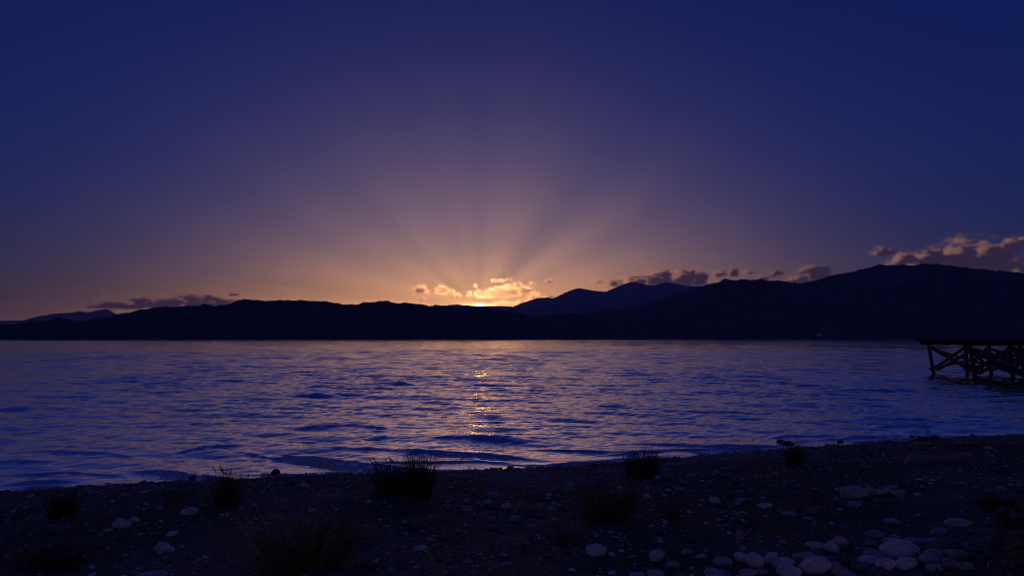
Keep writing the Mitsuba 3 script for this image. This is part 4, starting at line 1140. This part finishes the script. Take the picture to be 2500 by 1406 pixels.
# ------------------------------------------------------------------ gulls
def blob(chain, target=.012):
    import manifold3d as m3
    parts = []
    for (p, r), (q, s) in zip(chain, chain[1:]):
        a = m3.Manifold.sphere(r, 20).translate(p)
        b = m3.Manifold.sphere(s, 20).translate(q)
        parts.append(m3.Manifold.batch_hull([a, b]))
    m = m3.Manifold.batch_boolean(parts, m3.OpType.Add).refine_to_length(target).to_mesh()
    t = trimesh.Trimesh(m.vert_properties[:, :3], m.tri_verts)
    trimesh.smoothing.filter_taubin(t, iterations=10)
    return vf(t)


GULL_BODY = blob([((-.02, 0, .275), .030), ((-.012, 0, .245), .030), ((-.005, 0, .205), .048), ((.05, 0, .165), .062), ((.12, 0, .135), .045), ((.19, 0, .115), .018)])
GULL_WING = blob([((.00, .045, .190), .022), ((.06, .055, .165), .034), ((.14, .040, .135), .024), ((.22, .015, .108), .008)])


def gull(px, py, h, label, flip):
    P, t = on_ground(px, py)
    P[2] = max(P[2], -.01)
    sc = h * t / 1389.0 / .305
    k = thing('gull', label, 'gull', 'gulls at the water edge')

    def put(v):
        v = np.array(v, float) * [flip, 1, 1]
        return rot(v, 0, .25) * sc + P

    def part(name, m, material):
        v, f = m
        add(f'{k}__{name}', (put(v), f[:, ::-1] if flip < 0 else f), material)
    part('body', GULL_BODY, 'gull_white')
    part('wing', GULL_WING, 'gull_grey')
    part('wing', (GULL_WING[0] * [1, -1, 1], GULL_WING[1][:, ::-1]), 'gull_grey')
    part('beak', tube([(-.045, 0, .274), (-.062, 0, .271), (-.082, 0, .264)], [.010, .008, .003], 7), 'gull_leg')
    for y in (-.025, .025):
        part('leg', tube([(.045, y, .12), (.04, y, .06), (.045, y, .008), (.01, y, .004)], [.008, .006, .006, .008], 6), 'gull_leg')


gull(2033, 1083, 15, 'white gull standing in the wash left of the round black stone', 1)
gull(2129, 1077, 15, 'middle one of three white gulls, standing at the water edge', 1)
gull(2262, 1063, 16, 'white gull on the black stones, right one of three', 1)

# ------------------------------------------------------------------ jetty
k = thing('jetty', 'dark timber jetty on cross-braced piles at the right edge of the lake', 'jetty')
XS = (48.3, 52.2, 54.9)
YS = [65.8 - 5.9 * i for i in range(7)]
TOP = 3.30
for iy, y in enumerate(YS):
    for ix, x in enumerate(XS):
        lean = (-.34, 0, 0)[ix]
        zb = float(ground_z(x, y)) - .3
        zb = max(zb, -4.2)
        f0 = (zb - TOP) / -TOP
        add(k + '__pile', tube([(x - lean * (f0 - 1) * 1.0 if False else x + (-lean) * (f0 - 1), y, zb), (x, y, 0.0), (x + lean, y, TOP)], [.19, .185, .17], 12), 'jetty_timber')
    add(k + '__cap_beam', beam((XS[0] - 1.15, y, TOP + .16), (XS[2] + .7, y, TOP + .16), .32, .32, wonk=.015), 'jetty_timber')
    for a, b in ((0, 1), (1, 2)):
        xa, xb = XS[a], XS[b]
        la = -.34 if a == 0 else 0
        add(k + '__brace', beam((xa + la * .9, y - .24, 2.95), (xb, y - .24, .42), .14, .28, wonk=.06), 'jetty_timber')
        add(k + '__brace', beam((xa + la * .2, y + .24, .42), (xb, y + .24, 2.95), .14, .28, wonk=.06), 'jetty_timber')
for x in XS:
    lx = -.34 if x == XS[0] else 0
    for a, b in zip(YS, YS[1:]):
        add(k + '__brace', beam((x + lx * .9 + .30, a, 2.95), (x + .30, b, .42), .14, .28, wonk=.06), 'jetty_timber')
        add(k + '__brace', beam((x + .42, a, .42), (x + lx * .9 + .42, b, 2.95), .14, .28, wonk=.06), 'jetty_timber')
    for a, b in zip(YS, YS[2:]):                   # long raking braces across two bays
        add(k + '__brace', beam((x - .30, a, 2.95), (x - .30, b, .5), .12, .24, wonk=.06), 'jetty_timber')
        add(k + '__brace', beam((x - .44, a, .5), (x - .44, b, 2.95), .12, .24, wonk=.06), 'jetty_timber')
for x in np.linspace(XS[0] - .9, XS[2] + .5, 5):
    add(k + '__stringer', beam((x, 67.0, TOP + .42), (x, 31.5, TOP + .42), .14, .20), 'jetty_timber')
planks = [beam((XS[0] - 1.25, y, TOP + .56), (XS[2] + .85, y, TOP + .56), .215, .075, wonk=.012) for y in np.arange(31.5, 67.4, .24)]
add(k + '__deck', cat(planks), 'jetty_timber', 'deck of close-set cross planks', kind='stuff')

# ------------------------------------------------------------------ buoy and far shore house
Pb = ray(1722, 847)
tb = (0.0 - CAM[2]) / Pb[2]
Pb = CAM + Pb * tb
sb = tb / 1389.0
k = thing('buoy', 'tiny dark marker buoy far out on the lake right of the sun glitter', 'buoy')
prof = 0.5 * np.array([[0, -.5], [.55, -.4], [.7, 0], [.62, .35], [.18, .5], [.14, 1.6], [0, 1.65]]) * 1.25
add(k + '__float', vf(trimesh.creation.revolve(prof[:4].tolist() + [[0, .44]], sections=20)) if False else (np.array(trimesh.creation.revolve(prof, sections=20).vertices) + [Pb[0], Pb[1], .0], np.array(trimesh.creation.revolve(prof, sections=20).faces)), 'buoy_material')
tm = trimesh.creation.icosphere(subdivisions=2, radius=.15)
add(k + '__topmark', (np.array(tm.vertices) + [Pb[0], Pb[1], 1.12], np.array(tm.faces)), 'buoy_material')
vh = ray(2000, 819.5)
th_ = 2420.0
Ph = CAM + vh * th_
k = thing('house', 'tiny pale house on the far shore below the right hill', 'house')
hz = Ph[2]
hw = np.array([Ph[0], Ph[1], hz])
bx = trimesh.creation.box((14, 9, 4.4))
add(k + '__wall', (np.array(bx.vertices) + hw + [0, 0, 0], np.array(bx.faces)), 'house_wall', smooth=False)
rv = np.array([[-9, -5.5, 2.4], [9, -5.5, 2.4], [9, 5.5, 2.4], [-9, 5.5, 2.4], [-9, 0, 6.4], [9, 0, 6.4]])
rf = np.array([[0, 1, 5], [0, 5, 4], [2, 3, 4], [2, 4, 5], [0, 4, 3], [1, 2, 5], [0, 3, 2], [0, 2, 1]])
add(k + '__roof', (rv + hw, rf), 'house_roof', smooth=False)
for dx in (-5, 0, 5):
    wb = trimesh.creation.box((2.2, .2, 1.8))
    add(k + '__window', (np.array(wb.vertices) + hw + [dx, -4.55, .3], np.array(wb.faces)), 'window_glass', smooth=False)
bp = trimesh.creation.box((17, 10, 26))
add(k + '__base', (np.array(bp.vertices) + hw - [0, 0, 15.52], np.array(bp.faces)), 'forest_material', smooth=False)
